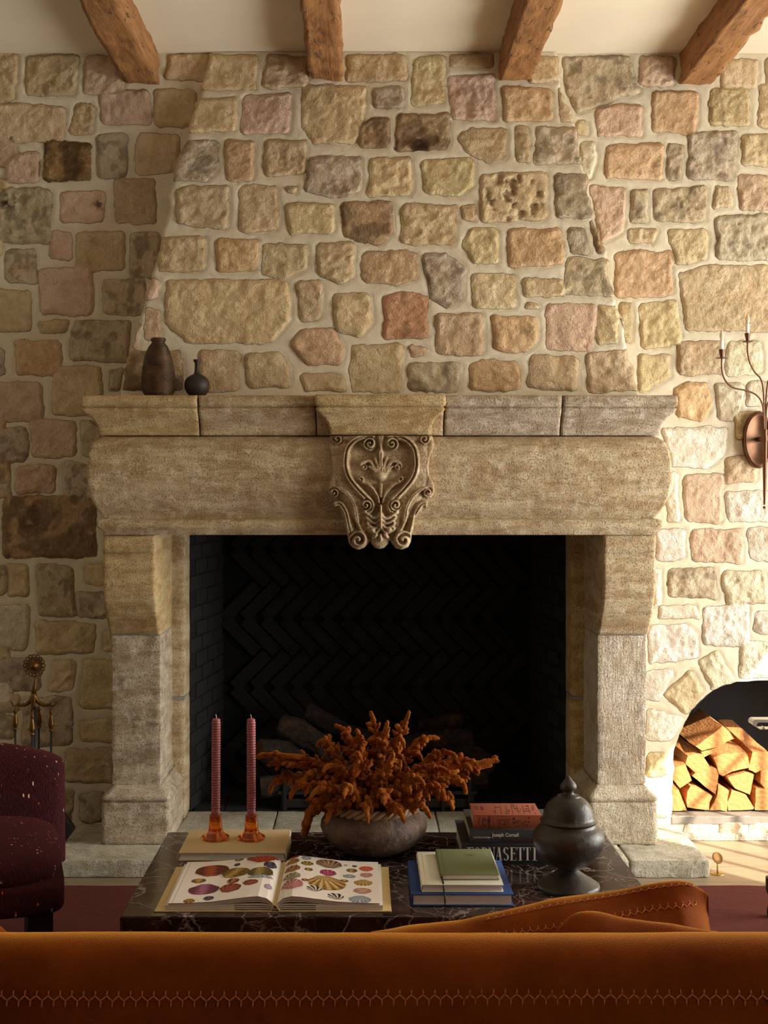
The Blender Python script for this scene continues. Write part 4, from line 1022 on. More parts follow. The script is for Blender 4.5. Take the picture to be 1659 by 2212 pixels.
SHL = [(378,248,255,90,.1,'a'),(284,314,112,38,0,'b'),(320,374,235,85,0,'c'),(218,450,88,36,0,'d'),(352,440,82,36,-.2,'e'),(535,278,215,80,-.5,'f'),(520,335,95,45,-.4,'g'),(500,383,165,70,-.4,'h'),(640,360,118,46,-.3,'h'),(550,222,48,26,-.2,'e'),(564,185,70,32,-.3,'f'),(728,180,238,105,.1,'i'),(778,240,100,52,.3,'e'),(710,292,195,80,0,'j'),(710,322,190,26,0,'k'),(762,385,60,40,.5,'l')]
SHR = [(937,178,95,42,-.3,'i'),(932,215,105,38,-.3,'m'),(930,265,120,50,-.3,'m'),(925,318,135,55,-.2,'n'),(928,375,165,80,-.1,'o'),(1022,163,40,16,0,'e'),(1065,168,25,13,.2,'m'),(1100,175,14,9,0,'e'),(1027,192,75,34,0,'k'),(1033,230,95,34,.1,'p'),(1043,270,65,26,.1,'f'),(1018,345,60,22,.1,'g'),(1182,215,198,66,.1,'q'),(1297,212,28,10,0,'f'),(1358,215,40,16,0,'e'),(1438,230,108,40,0,'r'),(1340,246,84,32,0,'f'),(1176,276,125,50,.1,'s'),(1322,285,98,30,0,'k'),(1440,273,96,36,0,'o'),(1418,325,140,48,0,'t'),(1228,316,20,8,0,'e'),(1286,320,68,24,0,'b'),(1165,345,290,112,.25,'t'),(1080,395,118,46,.15,'u'),(1228,430,125,50,.15,'u'),(1412,382,140,46,0,'v'),(1395,440,170,62,0,'k')]
SC_ = dict(a=((92,40,24),(196,92,36),3), b=((96,78,30),(214,168,60),2), c=((104,34,62),(196,120,150),0), d=((70,50,30),(226,160,60),7), e=((48,38,50),(110,96,110),4), f=((104,82,34),(212,176,84),0), g=((92,46,26),(206,136,90),3), h=((86,40,26),(206,104,60),9),
           i=((122,40,24),(216,92,48),11), j=((82,66,30),(200,170,96),2), k=((112,124,136),(206,212,214),12), l=((120,90,120),(224,204,214),0), m=((120,70,36),(220,160,96),8), n=((120,108,84),(206,196,160),10), o=((172,70,84),(232,190,184),14), p=((60,48,26),(222,186,90),7),
           q=((84,48,40),(210,170,130),12), r=((196,66,38),(240,140,104),9), s=((132,34,72),(216,110,140),9), t=((140,92,44),(240,206,130),11), u=((40,36,34),(232,224,204),8), v=((170,100,72),(238,200,176),0))
def paint_page(side, X, Y, base=(236, 226, 212)):
    C = np.zeros(X.shape+(3,)); C[:] = lin(base)
    for (cx, cy, w_, h_, rot, key) in (SHL if side < 0 else SHR):
        pu, pv = cx/3.19+340, cy/3.19+1800
        p0 = onz(pu, pv, .447); wx_ = w_/3.19/2*(p0.y+DW)/F; hy = (onz(pu, pv-h_/3.19/2, .447).y-onz(pu, pv+h_/3.19/2, .447).y)/2
        wx_ *= .9; hy *= .86; c1, c2, rb = SC_[key]; c1 = np.array(lin(c1)); c2 = np.array(lin(c2))
        dx, dy = (X-p0.x)/wx_, (Y-p0.y)/hy
        th = -rot*.9; xr_ = dx*math.cos(th)-dy*math.sin(th); yr_ = dx*math.sin(th)+dy*math.cos(th)
        up = 1 if key not in 'cdtk' or cy < 300 else -1
        if key in 'cdk': up = -1
        if key in 'airh': up = 1
        hx_, hy_ = 0, -.95*up                         # hinge point
        shade = np.hypot(xr_, yr_)
        body = np.where(yr_*up > -.2, (np.abs(xr_)**2.3+np.abs(yr_)**2.3) < 1, (np.abs(xr_) < (1.02+.25*(1-np.abs(yr_)) - .75*np.abs(yr_))) & (np.abs(yr_) < .96))
        ang = np.arctan2(xr_-hx_, (yr_-hy_)*up)
        rad_ = np.hypot(xr_-hx_, yr_-hy_)
        if rb: f = .5+.5*np.cos(ang*rb*2.1)
        else: f = .5+.5*np.cos(rad_*9)*.4
        f = np.clip(f*.75+.25*(1-shade)-.15*np.abs(xr_), 0, 1)
        if key in 'acfj': f = np.clip(np.exp(-((xr_+.1)/.35)**2)*.8+.15*np.cos(rad_*16), 0, 1)
        if key == 'u': f = (np.cos(ang*14+rad_*3) > .1)*1.
        col_ = c1+(c2-c1)*f[..., None]
        col_ = col_*(.82+.3*vn(X*300, Y*300, 2))[..., None]
        C = np.where(body[..., None], col_, C)
        rim = (~body) & ((np.abs(xr_/1.07)**2.2+np.abs((yr_+.05)/1.07)**2.2) < 1) & (yr_ < 0); C = np.where(rim[..., None], C*.86, C)
    return C
for side, PW, nm in ((-1, PWL, 'left'), (1, PWR, 'right')):
    nu, nv_ = 380, 300
    u = np.linspace(0, 1, nu); yv = np.linspace(yb0, yb1, nv_); Ug, Yg = np.meshgrid(u, yv, indexing='ij')
    Xg = gx_+side*Ug*PW
    C = paint_page(side, Xg, Yg)
    if side < 0:
        ln = (np.abs(Ug-.965) < .002); C = np.where(ln[..., None], np.array(lin((160, 150, 130))), C)
    # blank second sheets just below
    V = np.stack([Xg, Yg, page_z(Ug, side)], -1).reshape(-1, 3); V2 = V.copy(); V2[:, 2] -= .0008
    idx = np.arange(nu*nv_).reshape(nu, nv_); q = np.stack([idx[:-1, :-1], idx[1:, :-1], idx[1:, 1:], idx[:-1, 1:]], -1).reshape(-1, 4)
    if side < 0: q = q[:, ::-1]
    o = mesh_np('printed_page', V, q, M['print'], ob, attrs={'paint': ('FLOAT_COLOR', C.reshape(-1, 3))}); o.location = -Vector(ob.location)
    o['label'] = ('left' if side < 0 else 'right')+' page printed with rows of coloured shells'
    m = MB()
    # page block: stepped, curved stack of leaves
    for k, t_ in enumerate((.20, .38, .54, .68, .80, .88, .94)):
        uu_ = np.linspace(.0, 1, 26); ext = 1.03-.004*k if k < 4 else 1.0
        zt_ = page_z(uu_, side, 1)-TZ-.003
        zz_ = TZ+.003+np.minimum(zt_*t_, .015*t_/.6+(zt_-.015).clip(0)*max(0, (t_-.5))*1.6)
        V = []; 
        for y in (yb0+.001+.0006*k, yb1-.001):
            for i_, uq in enumerate(uu_): V.append((gx_+side*uq*PW*ext, y, zz_[i_]))
            for i_, uq in enumerate(uu_): V.append((gx_+side*uq*PW*ext, y, max(TZ+.0031, zz_[i_]-.0022)))
        n_ = 26; Fc = []
        for i_ in range(n_-1):
            Fc += [(i_, i_+1, n_+i_+1, n_+i_), (2*n_+i_, 3*n_+i_, 3*n_+i_+1, 2*n_+i_+1), (i_, 2*n_+i_, 2*n_+i_+1, i_+1)]
        Fc += [(n_-1, 3*n_-1, 4*n_-1, 2*n_-1)]
        m.add(V, Fc)
    m.box(min(gx_+side*.10, gx_+side*PW*1.03), max(gx_+side*.10, gx_+side*PW*1.03), yb0+.002, yb1-.002, TZ+.003, TZ+.0150)
    tp(m, 'page_block', M['pages'], ob, smooth=False)

# ------------------------------------------------------------------ candles
for i, (cx_, lab) in enumerate(((-.4287, 'left'), (-.3247, 'right'))):
    y_ = 3.69-DW; zb = .4435
    h = MB().lathe([(.001, 0), (.036, 0), (.0395, .0015), (.0405, .005), (.039, .009), (.034, .011), (.030, .0125), (.029, .015), (.0245, .018), (.0215, .023), (.0195, .030), (.0178, .052), (.0172, .066), (.0175, .0685), (.0168, .0705), (.0145, .0705), (.0135, .069), (.0132, .052), (.001, .050)], 0, 0, 56)
    o = h.build('candle_holder', M['amber'], None); o.location = (cx_, y_, zb)
    tag(o, lab+'hand amber glass candle holder on the cream book', 'candle holder', 'amber candle holders')
    pr = [(.001, .050), (.0118, .050), (.0122, .075), (.0120, .088)]; z = .088; k = 0
    while z < .335:
        for q_ in range(6):
            a_ = q_/6; pr.append((.0098+.0036*math.sin(PI*a_)**.6, z+.0074*a_))
        z += .0074
    pr += [(.0106, z), (.0120, z+.003), (.0118, z+.006), (.009, z+.0085), (.003, z+.009), (.0005, z+.0085)]
    c = MB().lathe(pr, 0, 0, 32); cn = c.build('candle', M['candle'], None); cn.location = (cx_, y_, zb+.0005); cn.rotation_euler = (0, .006*(1 if i == 0 else -.3), 0)
    tag(cn, 'tall ribbed rose-pink taper candle in the '+lab+'hand amber holder', 'candle', 'rose taper candles')
    w_ = MB().tube([(0, 0, z+.008), (.0004, 0, z+.014), (-.001-.001*i, 0, z+.021)], [.0011, .001, .0007], 6).build('wick', M['wick'], cn); w_.location = (0, 0, 0)

# ------------------------------------------------------------------ lidded urn
ur = empty('lidded_urn', (.533, 3.31-DW, TZ), 'dark bronze lidded urn with pointed finial on the right of the marble table', 'urn')
z = lambda v: v-TZ
m = MB().lathe([(.001, 0), (.080, 0), (.0815, .004), (.080, .010), (.076, .013), (.072, .015), (.066, .020), (.054, .027), (.040, .036), (.030, .043), (.0255, .047), (.0258, .051), (.032, .0555), (.050, .064), (.068, .078), (.083, .097), (.091, .114), (.0937, .128), (.0925, .140), (.087, .150), (.079, .158), (.073, .162), (.0705, .165), (.0705, .169), (.068, .171), (.001, .171)], 0, 0, 72)
o = m.build('body', M['urn'], ur, auto=.9); o.location = (0, 0, 0)
m = MB().lathe([(.001, .1715), (.066, .1715), (.0725, .173), (.0735, .1765), (.070, .180), (.0665, .183), (.0655, .190), (.0635, .200), (.0590, .211), (.0520, .221), (.0430, .230), (.0340, .235), (.0300, .2375), (.0290, .240), (.0200, .2415), (.0150, .245), (.0133, .249), (.0145, .253), (.0195, .257), (.0215, .262), (.0210, .267), (.0175, .273), (.0110, .280), (.0050, .287), (.0005, .293)], 0, 0, 72)
o = m.build('lid', M['urn'], ur, auto=.9); o.location = (0, 0, 0)

# ------------------------------------------------------------------ clay bowl with rope collar
bw = empty('clay_bowl', (.0305, 3.65-DW, TZ), 'round brown clay bowl with a twisted rope collar, holding the dried flowers', 'bowl')
m = MB().lathe([(.001, 0), (.072, 0), (.085, .004), (.108, .016), (.130, .034), (.146, .055), (.1525, .074), (.150, .090), (.142, .103), (.130, .113), (.121, .119), (.116, .124), (.112, .128), (.108, .127), (.106, .120), (.118, .108), (.130, .09), (.12, .05), (.07, .015), (.001, .012)], 0, 0, 90)
for i_, v in enumerate(m.v):
    k = 1+.012*float(vn(v[0]*12, v[1]*12, v[2]*12)); m.v[i_] = (v[0]*k, v[1]*k, v[2])
o = m.build('bowl_body', M['clay'], bw); o.location = (0, 0, 0)
m = MB()
for s_ in range(3):
    pts = []
    for k in range(361):
        a_ = 2*PI*k/360; ph = a_*10+s_*2*PI/3
        rr_ = .1165+.0078*math.cos(ph); pts.append((rr_*math.cos(a_), rr_*math.sin(a_), .1285+.0078*math.sin(ph)))
    m.tube(pts, .0068, 8, caps=False)
o = m.build('rope_collar', M['rope'], bw); o.location = (0, 0, 0)
# ------------------------------------------------------------------ dried amaranth
rf = random.Random(21)
BX, BY, BZ = .0305, 3.65-DW, TZ+.118
def bez(a, b, c, d, n):
    out = []
    for i in range(n+1):
        t = i/n; u = 1-t; out.append(a*u**3+b*3*u*u*t+c*3*u*t*t+d*t**3)
    return out
def finger(m, p, dirv, L, r, droop, n=8, sides=8):
    d = dirv.normalized(); pts = []; rad = []; q = p.copy()
    for i in range(n+1):
        t = i/n; pts.append(q.copy()); rad.append(r*(.25+1.05*math.sin(PI*min(1, .10+t*.62)))*(1 if t < .85 else .62)*rf.uniform(.88, 1.12))
        d = (d+Vector((0, 0, -droop/n))+Vector((rf.uniform(-.05, .05), rf.uniform(-.05, .05), rf.uniform(-.05, .05)))).normalized(); q = q+d*(L/n)
    rad[-1] = r*.5
    n0 = len(m.v); m.tube(pts, rad, sides, mi=rf.choice((0, 0, 1, 2)))
    for i in range(n0, len(m.v)):
        v = m.v[i]; m.v[i] = (v[0]+rf.uniform(-1, 1)*.0008, v[1]+rf.uniform(-1, 1)*.0008, v[2]+rf.uniform(-1, 1)*.0008)
def amaranth(tip, up, n_f, spread=1., lead=.06, droop_end=.0, label=None):
    curl = Vector((rf.uniform(-.5, .5), rf.uniform(-.6, .2), rf.uniform(-1.1, .1)))*rf.uniform(.2, .8)
    base = Vector((BX+rf.uniform(-.05, .05), BY+rf.uniform(-.05, .05), BZ-.03))
    tip = Vector(tip); tip = base.lerp(tip, 1-lead*.55/(tip-base).length); mid = base.lerp(tip, .35); dist = (tip-base).length
    c1 = base+Vector((0, 0, dist*.35))+(tip-base)*.08; c2 = tip+Vector((0, 0, up))-(tip-base)*.25
    path = bez(base, c1, c2, tip, 26)
    st = MB().tube(path[:20], [.0028]*20, 6)
    m = MB(); N = len(path)
    for k in range(n_f):
        t = (k+rf.random())/n_f; f = .24+.76*t; i = min(N-2, int(f*(N-1))); p = path[i].lerp(path[i+1], f*(N-1)-i)
        ax = (path[i+1]-path[i]).normalized(); rv = Vector((rf.gauss(0, 1), rf.gauss(0, 1), rf.gauss(0, 1))); sd = (rv-ax*rv.dot(ax)).normalized()
        L = rf.uniform(.016, .040)*(1.2-.5*t)*spread*(1.5 if rf.random() < .12 else 1)
        finger(m, p, sd*1.0+ax*rf.uniform(.5, 1.6)+Vector((0, 0, .15)), L, rf.uniform(.0042, .0062), rf.uniform(-.2, 2.0))
    # leading tassel following the path
    i0 = int(.62*(N-1)); d = (path[-1]-path[-3]).normalized()
    pts = path[i0:]; rad = [.0068+.0022*math.sin(PI*j/len(pts)) for j in range(len(pts))]
    q = path[-1].copy(); dd = d.copy()
    for j in range(9):
        dd = (dd+curl*.22+Vector((0, 0, -droop_end/7))).normalized(); q = q+dd*lead/9; pts = pts+[q.copy()]; rad.append(.0084*(1-.05*j))
    rad[-1] = .0036; rad = [r*rf.uniform(.9, 1.12) for r in rad]
    n0 = len(m.v); m.tube(pts, rad, 9)
    for i in range(n0, len(m.v)):
        v = m.v[i]; m.v[i] = (v[0]+rf.uniform(-1, 1)*.0016, v[1]+rf.uniform(-1, 1)*.0016, v[2]+rf.uniform(-1, 1)*.0016)
    o = m.build('amaranth_stem', [M['flower'], M['flower_gold'], M['flower_deep']], None, origin=tuple(base))
    tag(o, 'dried rust-orange amaranth stem with stubby tassels, bunched in the round clay bowl', 'flower', 'dried amaranth stems')
    s_ = st.build('stalk', M['stalk'], o); s_.location = -base
    return o
TIPS = [(806,1550,.03,0,0),(832,1572,-.02,0,.1),(880,1552,.0,0,0),(905,1590,.05,0,.8),(775,1582,-.04,0,.4),(742,1568,.04,0,.5),(700,1588,.02,.02,.7),
 (650,1628,.05,.03,.8),(590,1640,.02,.03,.2),(582,1672,.04,.04,1.2),(628,1690,-.08,.03,1.2),(660,1728,-.10,.05,1.3),(640,1765,-.04,.08,1.4),
 (705,1745,-.15,.05,1.0),(745,1690,-.17,.03,.7),(790,1735,-.18,.03,.7),(830,1712,-.19,.02,.3),(868,1745,-.17,.03,1.0),(925,1735,-.15,.03,1.2),(905,1670,-.13,.02,.3),(850,1630,-.12,.0,.2),(928,1585,.03,.01,.3),
 (965,1612,.0,.02,.6),(1015,1630,.0,.03,.8),(1045,1650,.04,.02,-.2),(1008,1678,-.06,.05,1.6),(985,1715,-.04,.06,1.7),(775,1630,-.1,.0,.5),(715,1640,-.08,.02,.8),(955,1650,-.1,.03,.6),(820,1600,.05,0,.3),(860,1600,.0,0,.6),(745,1610,.02,.01,.9),(660,1660,-.02,.03,1.1),(1000,1655,.06,.03,1.0),(680,1690,-.12,.03,1.0),(960,1695,-.1,.04,1.2)]
for (u, v, dy, up, dr) in TIPS:
    amaranth(P(u, v, 3.65+dy), up, rf.randint(52, 64), rf.uniform(.9, 1.15), rf.uniform(.035, .06), dr)
for (u, v, dy, up, dr, ld) in ((560, 1628, .02, .05, .3, .02), (648, 1752, -.02, .09, 1.4, .07), (1072, 1640, .0, .02, .5, .015)):
    amaranth(P(u, v, 3.65+dy), up, 24, .8, ld, dr)
# ------------------------------------------------------------------ vases on the mantel shelf
def turned(name, prof, loc, mat, label, cat, n=64, **k):
    o = MB().lathe(prof, 0, 0, n).build(name, M[mat], None, auto=1.0); o.location = loc; return tag(o, label, cat)
xv = P(342, 850, 4.92).x
turned('vase', [(.001, 0), (.048, 0), (.052, .003), (.060, .016), (.0650, .032), (.0660, .046), (.0655, .075), (.0615, .110), (.0545, .145), (.0460, .174), (.0360, .194), (.0270, .205), (.0252, .209), (.0255, .212), (.0285, .214), (.0295, .219), (.0290, .223), (.0265, .2255), (.0220, .225), (.0210, .218), (.0215, .20), (.001, .19)],
       (xv, 4.921-DW, 1.8175), 'vase', 'tall brown ribbed ceramic vase with a short collar, left end of the mantel shelf', 'vase')
xb = P(425.7, 850, 4.93).x
turned('bottle_vase', [(.001, 0), (.026, 0), (.030, .002), (.041, .016), (.048, .032), (.0497, .046), (.047, .060), (.039, .073), (.026, .082), (.015, .087), (.0108, .092), (.0095, .102), (.0088, .120), (.0095, .132), (.0135, .137), (.0148, .141), (.0140, .144), (.009, .1445), (.006, .140), (.0055, .12), (.001, .10)],
       (xb, 4.93-DW, 1.8175), 'bottle', 'small dark round bottle vase with a thin neck beside the brown vase', 'vase')

# ------------------------------------------------------------------ gas logs and grate
def blog(p, q, r, lab, seed, cut=False):
    p = Vector(p); q = Vector(q); n = 26; L = (q-p).length; pts = [p.lerp(q, i/n) for i in range(n+1)]
    m = MB(); ax = (q-p).normalized(); up = Vector((0, 0, 1)); up = (up-ax*up.dot(ax)).normalized(); sd = ax.cross(up); S = 30
    V = []
    for i, c in enumerate(pts):
        t_ = i/n; bend = up*(.02*math.sin(PI*t_+seed))+sd*(.015*math.sin(2*t_+seed*2))
        for k in range(S):
            a_ = 2*PI*k/S; rr_ = r*(1+.16*float(vn(math.cos(a_)*2.2+seed, math.sin(a_)*2.2, t_*4))+.13*float(vn(math.cos(a_)*9, math.sin(a_)*9+seed, t_*7)))
            rr_ *= (1-.1*t_)*(1 if 0 < i < n else .9)
            V.append(c+bend+(up*math.cos(a_)+sd*math.sin(a_))*rr_)
    m.add(V, [(i*S+k, i*S+(k+1) % S, (i+1)*S+(k+1) % S, (i+1)*S+k) for i in range(n) for k in range(S)], 0)
    m.add(V[:S], [tuple(range(S))[::-1]], 1); m.add(V[-S:], [tuple(range(S))], 1)
    o = m.build('fire_log', [M['bark'], M['log_cut']], None, origin=tuple(p)); tag(o, lab, 'log', 'bark logs on the fire grate'); return o
W_ = lambda u, v, d: P(u, v, d)
blog(W_(604, 1570, 5.72), W_(735, 1632, 5.66), .052, 'bark log slanting down behind the dried flowers, upper left with a pale split end', 1)
blog(W_(658, 1546, 5.84), W_(800, 1590, 5.86), .042, 'topmost bark log on the left of the grate', 2)
blog(W_(562, 1622, 5.62), W_(700, 1600, 5.80), .048, 'bark log sticking out left behind the rear candle', 3)
blog(W_(562, 1688, 5.56), W_(760, 1672, 5.60), .046, 'lowest bark log at the left end of the grate', 4)
blog(W_(905, 1562, 5.84), W_(998, 1568, 5.80), .036, 'short bark log highest on the right of the grate', 5)
blog(W_(870, 1612, 5.70), W_(1020, 1594, 5.74), .040, 'bark log with orange bare patch on the right, under the highest one', 6)
blog(W_(960, 1612, 5.80), W_(1062, 1650, 5.66), .046, 'bark log at the right end of the grate', 7)
blog(W_(860, 1694, 5.58), W_(1052, 1676, 5.60), .042, 'lowest bark log on the right of the grate', 8)
gr = empty('fire_grate', (CX, .28, .068), 'black iron grate and burner tray under the bark logs', 'grate')
m = MB().box(-.42, .42, -.06, .18, .01, .05, .004); tr = m.build('burner_tray', M['black'], gr, smooth=False); tr.location = (0, 0, 0)
for i in range(8):
    x = -.40+i*.114; m = MB(); m.box(x-.007, x+.007, -.07, .20, .085, .10); m.box(x-.007, x+.007, -.08, -.066, .0, .15)
    b_ = m.build('grate_bar', M['black'], gr, smooth=False); b_.location = (0, 0, 0)
m = MB().box(-.43, .43, -.074, -.06, .072, .086); m.box(-.43, .43, .17, .184, .072, .086); b_ = m.build('cross_rail', M['black'], gr, smooth=False); b_.location = (0, 0, 0)
for x in (-.41, .41):
    for y in (-.05, .17):
        b_ = MB().box(x-.008, x+.008, y-.008, y+.008, 0, .08).build('leg', M['black'], gr, smooth=False); b_.location = (0, 0, 0)

# ------------------------------------------------------------------ split firewood in the arched niche
q7 = lambda x, y: (x/3.814+1380, y/3.814+1440)
def wood(face, d, ax, L, lab, seed=0):
    """face: outline of the sawn end, z7 drawing units; d: distance; ax: direction (x,z drift) of the log as it goes back"""
    pf = [P(*q7(x, y), d) for x, y in face]; c = sum(pf, Vector())/len(pf)
    m = MB(); n = 10; rs = random.Random(seed); ring = []
    # refine outline
    out = []
    for i in range(len(pf)):
        a, b = pf[i], pf[(i+1) % len(pf)]; k = max(2, int((b-a).length/.012))
        for j in range(k): out.append(a.lerp(b, j/k))
    S = len(out)
    for i in range(n+1):
        t_ = i/n
        for j, p in enumerate(out):
            w = (p-c); f = 1+.05*float(vn(w.x*30+seed, w.z*30, t_*3))-(.02 if i == 0 else 0)
            ring.append(c+w*f+Vector((ax[0]*L*t_, L*t_+rs.uniform(-.0015, .0015)*(i == 0), ax[1]*L*t_)))
    m.add(ring, [(i*S+k, i*S+(k+1) % S, (i+1)*S+(k+1) % S, (i+1)*S+k) for i in range(n) for k in range(S)], 0)
    m.add(ring[:S], [tuple(range(S))[::-1]], 1); m.add(ring[-S:], [tuple(range(S))], 1)
    o = m.build('firewood_log', [M['log_side'], M['log_end']], None, origin=tuple(c), auto=.5)
    return tag(o, lab, 'log', 'split firewood in the arched niche')
D0 = 5.375
wood([(515,697),(462,660),(560,590),(690,488),(745,530),(790,592),(640,662)], D0-.01, (-.10, .10), .27, 'broad wedge-shaped firewood log at the very top of the stack', 1)
wood([(512,702),(645,667),(640,690),(600,715),(540,745)], D0, (-.1, .0), .2, 'thin split sliver of wood right below the topmost wedge log', 2)
wood([(520,722),(585,820),(470,885),(385,800),(405,735),(460,715)], D0, (-.22, .18), .26, 'firewood log on the left below the topmost one, its bark side in shade', 3)
wood([(270,835),(385,803),(440,940),(340,1005),(268,918)], D0-.02, (-.05, .06), .26, 'brightly sunlit squarish firewood log at the left edge of the niche', 4)
wood([(612,748),(680,720),(885,702),(920,830),(770,868),(690,905),(660,885)], D0, (-.05, .16), .26, 'big squarish firewood log with small cracks in the middle of the upper stack', 5)
wood([(935,700),(1060,700),(1095,760),(1075,825),(960,880),(903,850)], D0, (-.26, .32), .27, 'firewood log at upper right with its long dark side slanting back up left', 6)
wood([(440,900),(480,850),(600,822),(662,850),(655,920),(635,1060),(540,990)], D0+.005, (-.05, .06), .24, 'narrow-footed wedge log with rough sawn face in the centre of the stack', 7)
wood([(727,915),(800,890),(880,868),(948,890),(915,1055),(790,1005)], D0, (-.06, .05), .25, 'firewood log with grey-green weathered streaks right of centre', 8)
wood([(400,1030),(425,985),(490,1000),(612,1068),(585,1120),(580,1185),(400,1160),(390,1100)], D0-.005, (-.10, .12), .25, 'large cracked firewood log on the bottom row, second from the left', 9)
wood([(272,945),(325,1005),(400,1190),(272,1190)], D0-.01, (-.03, .04), .25, 'triangular firewood log in the bottom left corner of the niche', 10)
wood([(655,970),(742,1022),(725,1190),(583,1185),(620,1120),(645,1060)], D0, (-.03, .08), .25, 'slim upright wedge of firewood in the middle of the bottom row', 11)
wood([(765,1015),(885,1055),(955,1165),(940,1178),(735,1188),(728,1120)], D0, (-.10, .12), .25, 'flat-bottomed trapezoid firewood log on the bottom row, right of the slim wedge', 12)
wood([(965,998),(1100,1012),(1140,1185),(955,1182)], D0, (-.14, .14), .25, 'firewood log at the bottom right, partly cut off by the picture edge', 13)
wood([(1005,845),(1090,850),(1110,1000),(1040,1010),(1000,960)], D0+.004, (-.18, .12), .24, 'firewood log above the bottom right one, cut off by the picture edge', 14)

# ------------------------------------------------------------------ brass gas key in the floor
g = P(1550, 1887, 4.83); gk = empty('gas_key', (g.x, g.y, 0), 'small round brass gas key standing on the floor beside the hearth corner', 'key')
b_ = MB().lathe([(.001, 0), (.026, 0), (.0265, .0015), (.025, .003), (.008, .003), (.001, .003)], 0, 0, 40).build('floor_plate', M['brass_light'], gk); b_.location = (0, 0, 0)
b_ = MB().lathe([(.001, .002), (.0032, .002), (.0032, .056), (.001, .056)], 0, 0, 16).build('stem', M['brass_light'], gk); b_.location = (0, 0, 0)
T_ = Matrix.Translation((0, 0, .060)) @ Matrix.Rotation(.95, 4, 'X') @ Matrix.Rotation(.35, 4, 'Y')
b_ = MB().lathe([(.001, -.002), (.020, -.002), (.023, 0), (.022, .003), (.020, .003), (.0185, .0018), (.001, .0018)], 0, 0, 40, M=T_).build('key_head', M['brass'], gk); b_.location = (0, 0, 0)

# ------------------------------------------------------------------ wall sconce
sd_ = 5.19
S0 = P(1652, 948, sd_)
scn = empty('wall_sconce', (S0.x, -.02, S0.z), 'oil-rubbed bronze wall sconce with curved arms and candle bulbs, right edge of the wall', 'wall lamp')
sp = lambda x, y, d=sd_: P(x/4.256+1440, y/4.256+600, d)-Vector(scn.location)
def sadd(m, name, mat='bronze', parent=None, **k):
    o = m.build(name, M[mat], parent or scn, **k); o.location = (0, 0, 0); return o
m = MB(); T_ = Matrix.Rotation(PI/2, 4, 'X') @ Matrix.Diagonal((.060, .117, 1, 1))
m.lathe([(.01, -.02), (1, -.02), (1.02, .004), (.96, .014), (.86, .016), (.80, .008), (.01, .012)], 0, 0, 64, M=T_); sadd(m, 'back_plate')
st0 = sp(903, 1440); 
m = MB(); m.tube([st0+Vector((0, 0, .02)), sp(903, 1500), sp(903, 1800), sp(900, 2088)], [.0105, .0105, .0085, .0042], 20)
m.lathe([(.001, -.0065), (.0045, -.0045), (.0063, 0), (.0045, .0045), (.001, .0065)], 0, 0, 20, M=Matrix.Translation(sp(898, 2112))); sadd(m, 'stem', auto=.8)
m = MB().tube([sp(903, 1452), sp(903, 1505)], .0125, 24); sadd(m, 'collar', auto=.8)
m = MB().tube([sp(903, 1480), sp(903, 1480)+Vector((0, .11, 0))], .010, 16); sadd(m, 'wall_arm')
armsL = [([(900, 1470), (893, 1300), (880, 1160), (820, 1075), (720, 1035), (610, 1010), (540, 945), (508, 850), (507, 745)], (507, 598), 0),
         ([(904, 1470), (898, 1250), (890, 1050), (868, 935), (805, 860), (762, 770), (745, 680), (744, 595)], (744, 440), 0),
         ([(906, 1470), (908, 1250), (920, 1050), (940, 935), (1003, 860), (1046, 770), (1063, 680), (1064, 595)], (1064, 440), 0),
         ([(908, 1470), (915, 1300), (928, 1160), (988, 1075), (1088, 1035), (1198, 1010), (1268, 945), (1300, 850), (1301, 745)], (1301, 598), 0)]
for pts, top, _ in armsL:
    n_ = len(pts); pp = [sp(x, y, sd_-.05*(i/(n_-1))) for i, (x, y) in enumerate(pts)]
    a = MB().tube(smooth_path(pp, 8), .0034, 10).build('arm', M['bronze'], scn); a.location = (0, 0, 0)
    e_ = pp[-1]; T_ = Matrix.Translation(e_)
    m = MB().lathe([(.001, -.003), (.004, -.003), (.0045, 0), (.0205, .0015), (.0225, .004), (.021, .0045), (.0065, .0035), (.0062, .005), (.0120, .036), (.0125, .037), (.0085, .037), (.001, .036)], 0, 0, 32, M=T_); c_ = m.build('cup', M['bronze'], a, auto=.7); c_.location = (0, 0, 0)
    m = MB().lathe([(.001, .036), (.0078, .036), (.0078, .074), (.001, .074)], 0, 0, 24, M=T_); c_ = m.build('candle_sleeve', M['sleeve'], a, auto=.7); c_.location = (0, 0, 0)
    m = MB().lathe([(.001, .074), (.0040, .0745), (.0062, .080), (.0088, .090), (.0086, .099), (.0060, .108), (.0028, .115), (.0008, .119), (.0001, .120)], 0, 0, 28, M=T_); c_ = m.build('flame_bulb', M['bulb'], a); c_.location = (0, 0, 0)

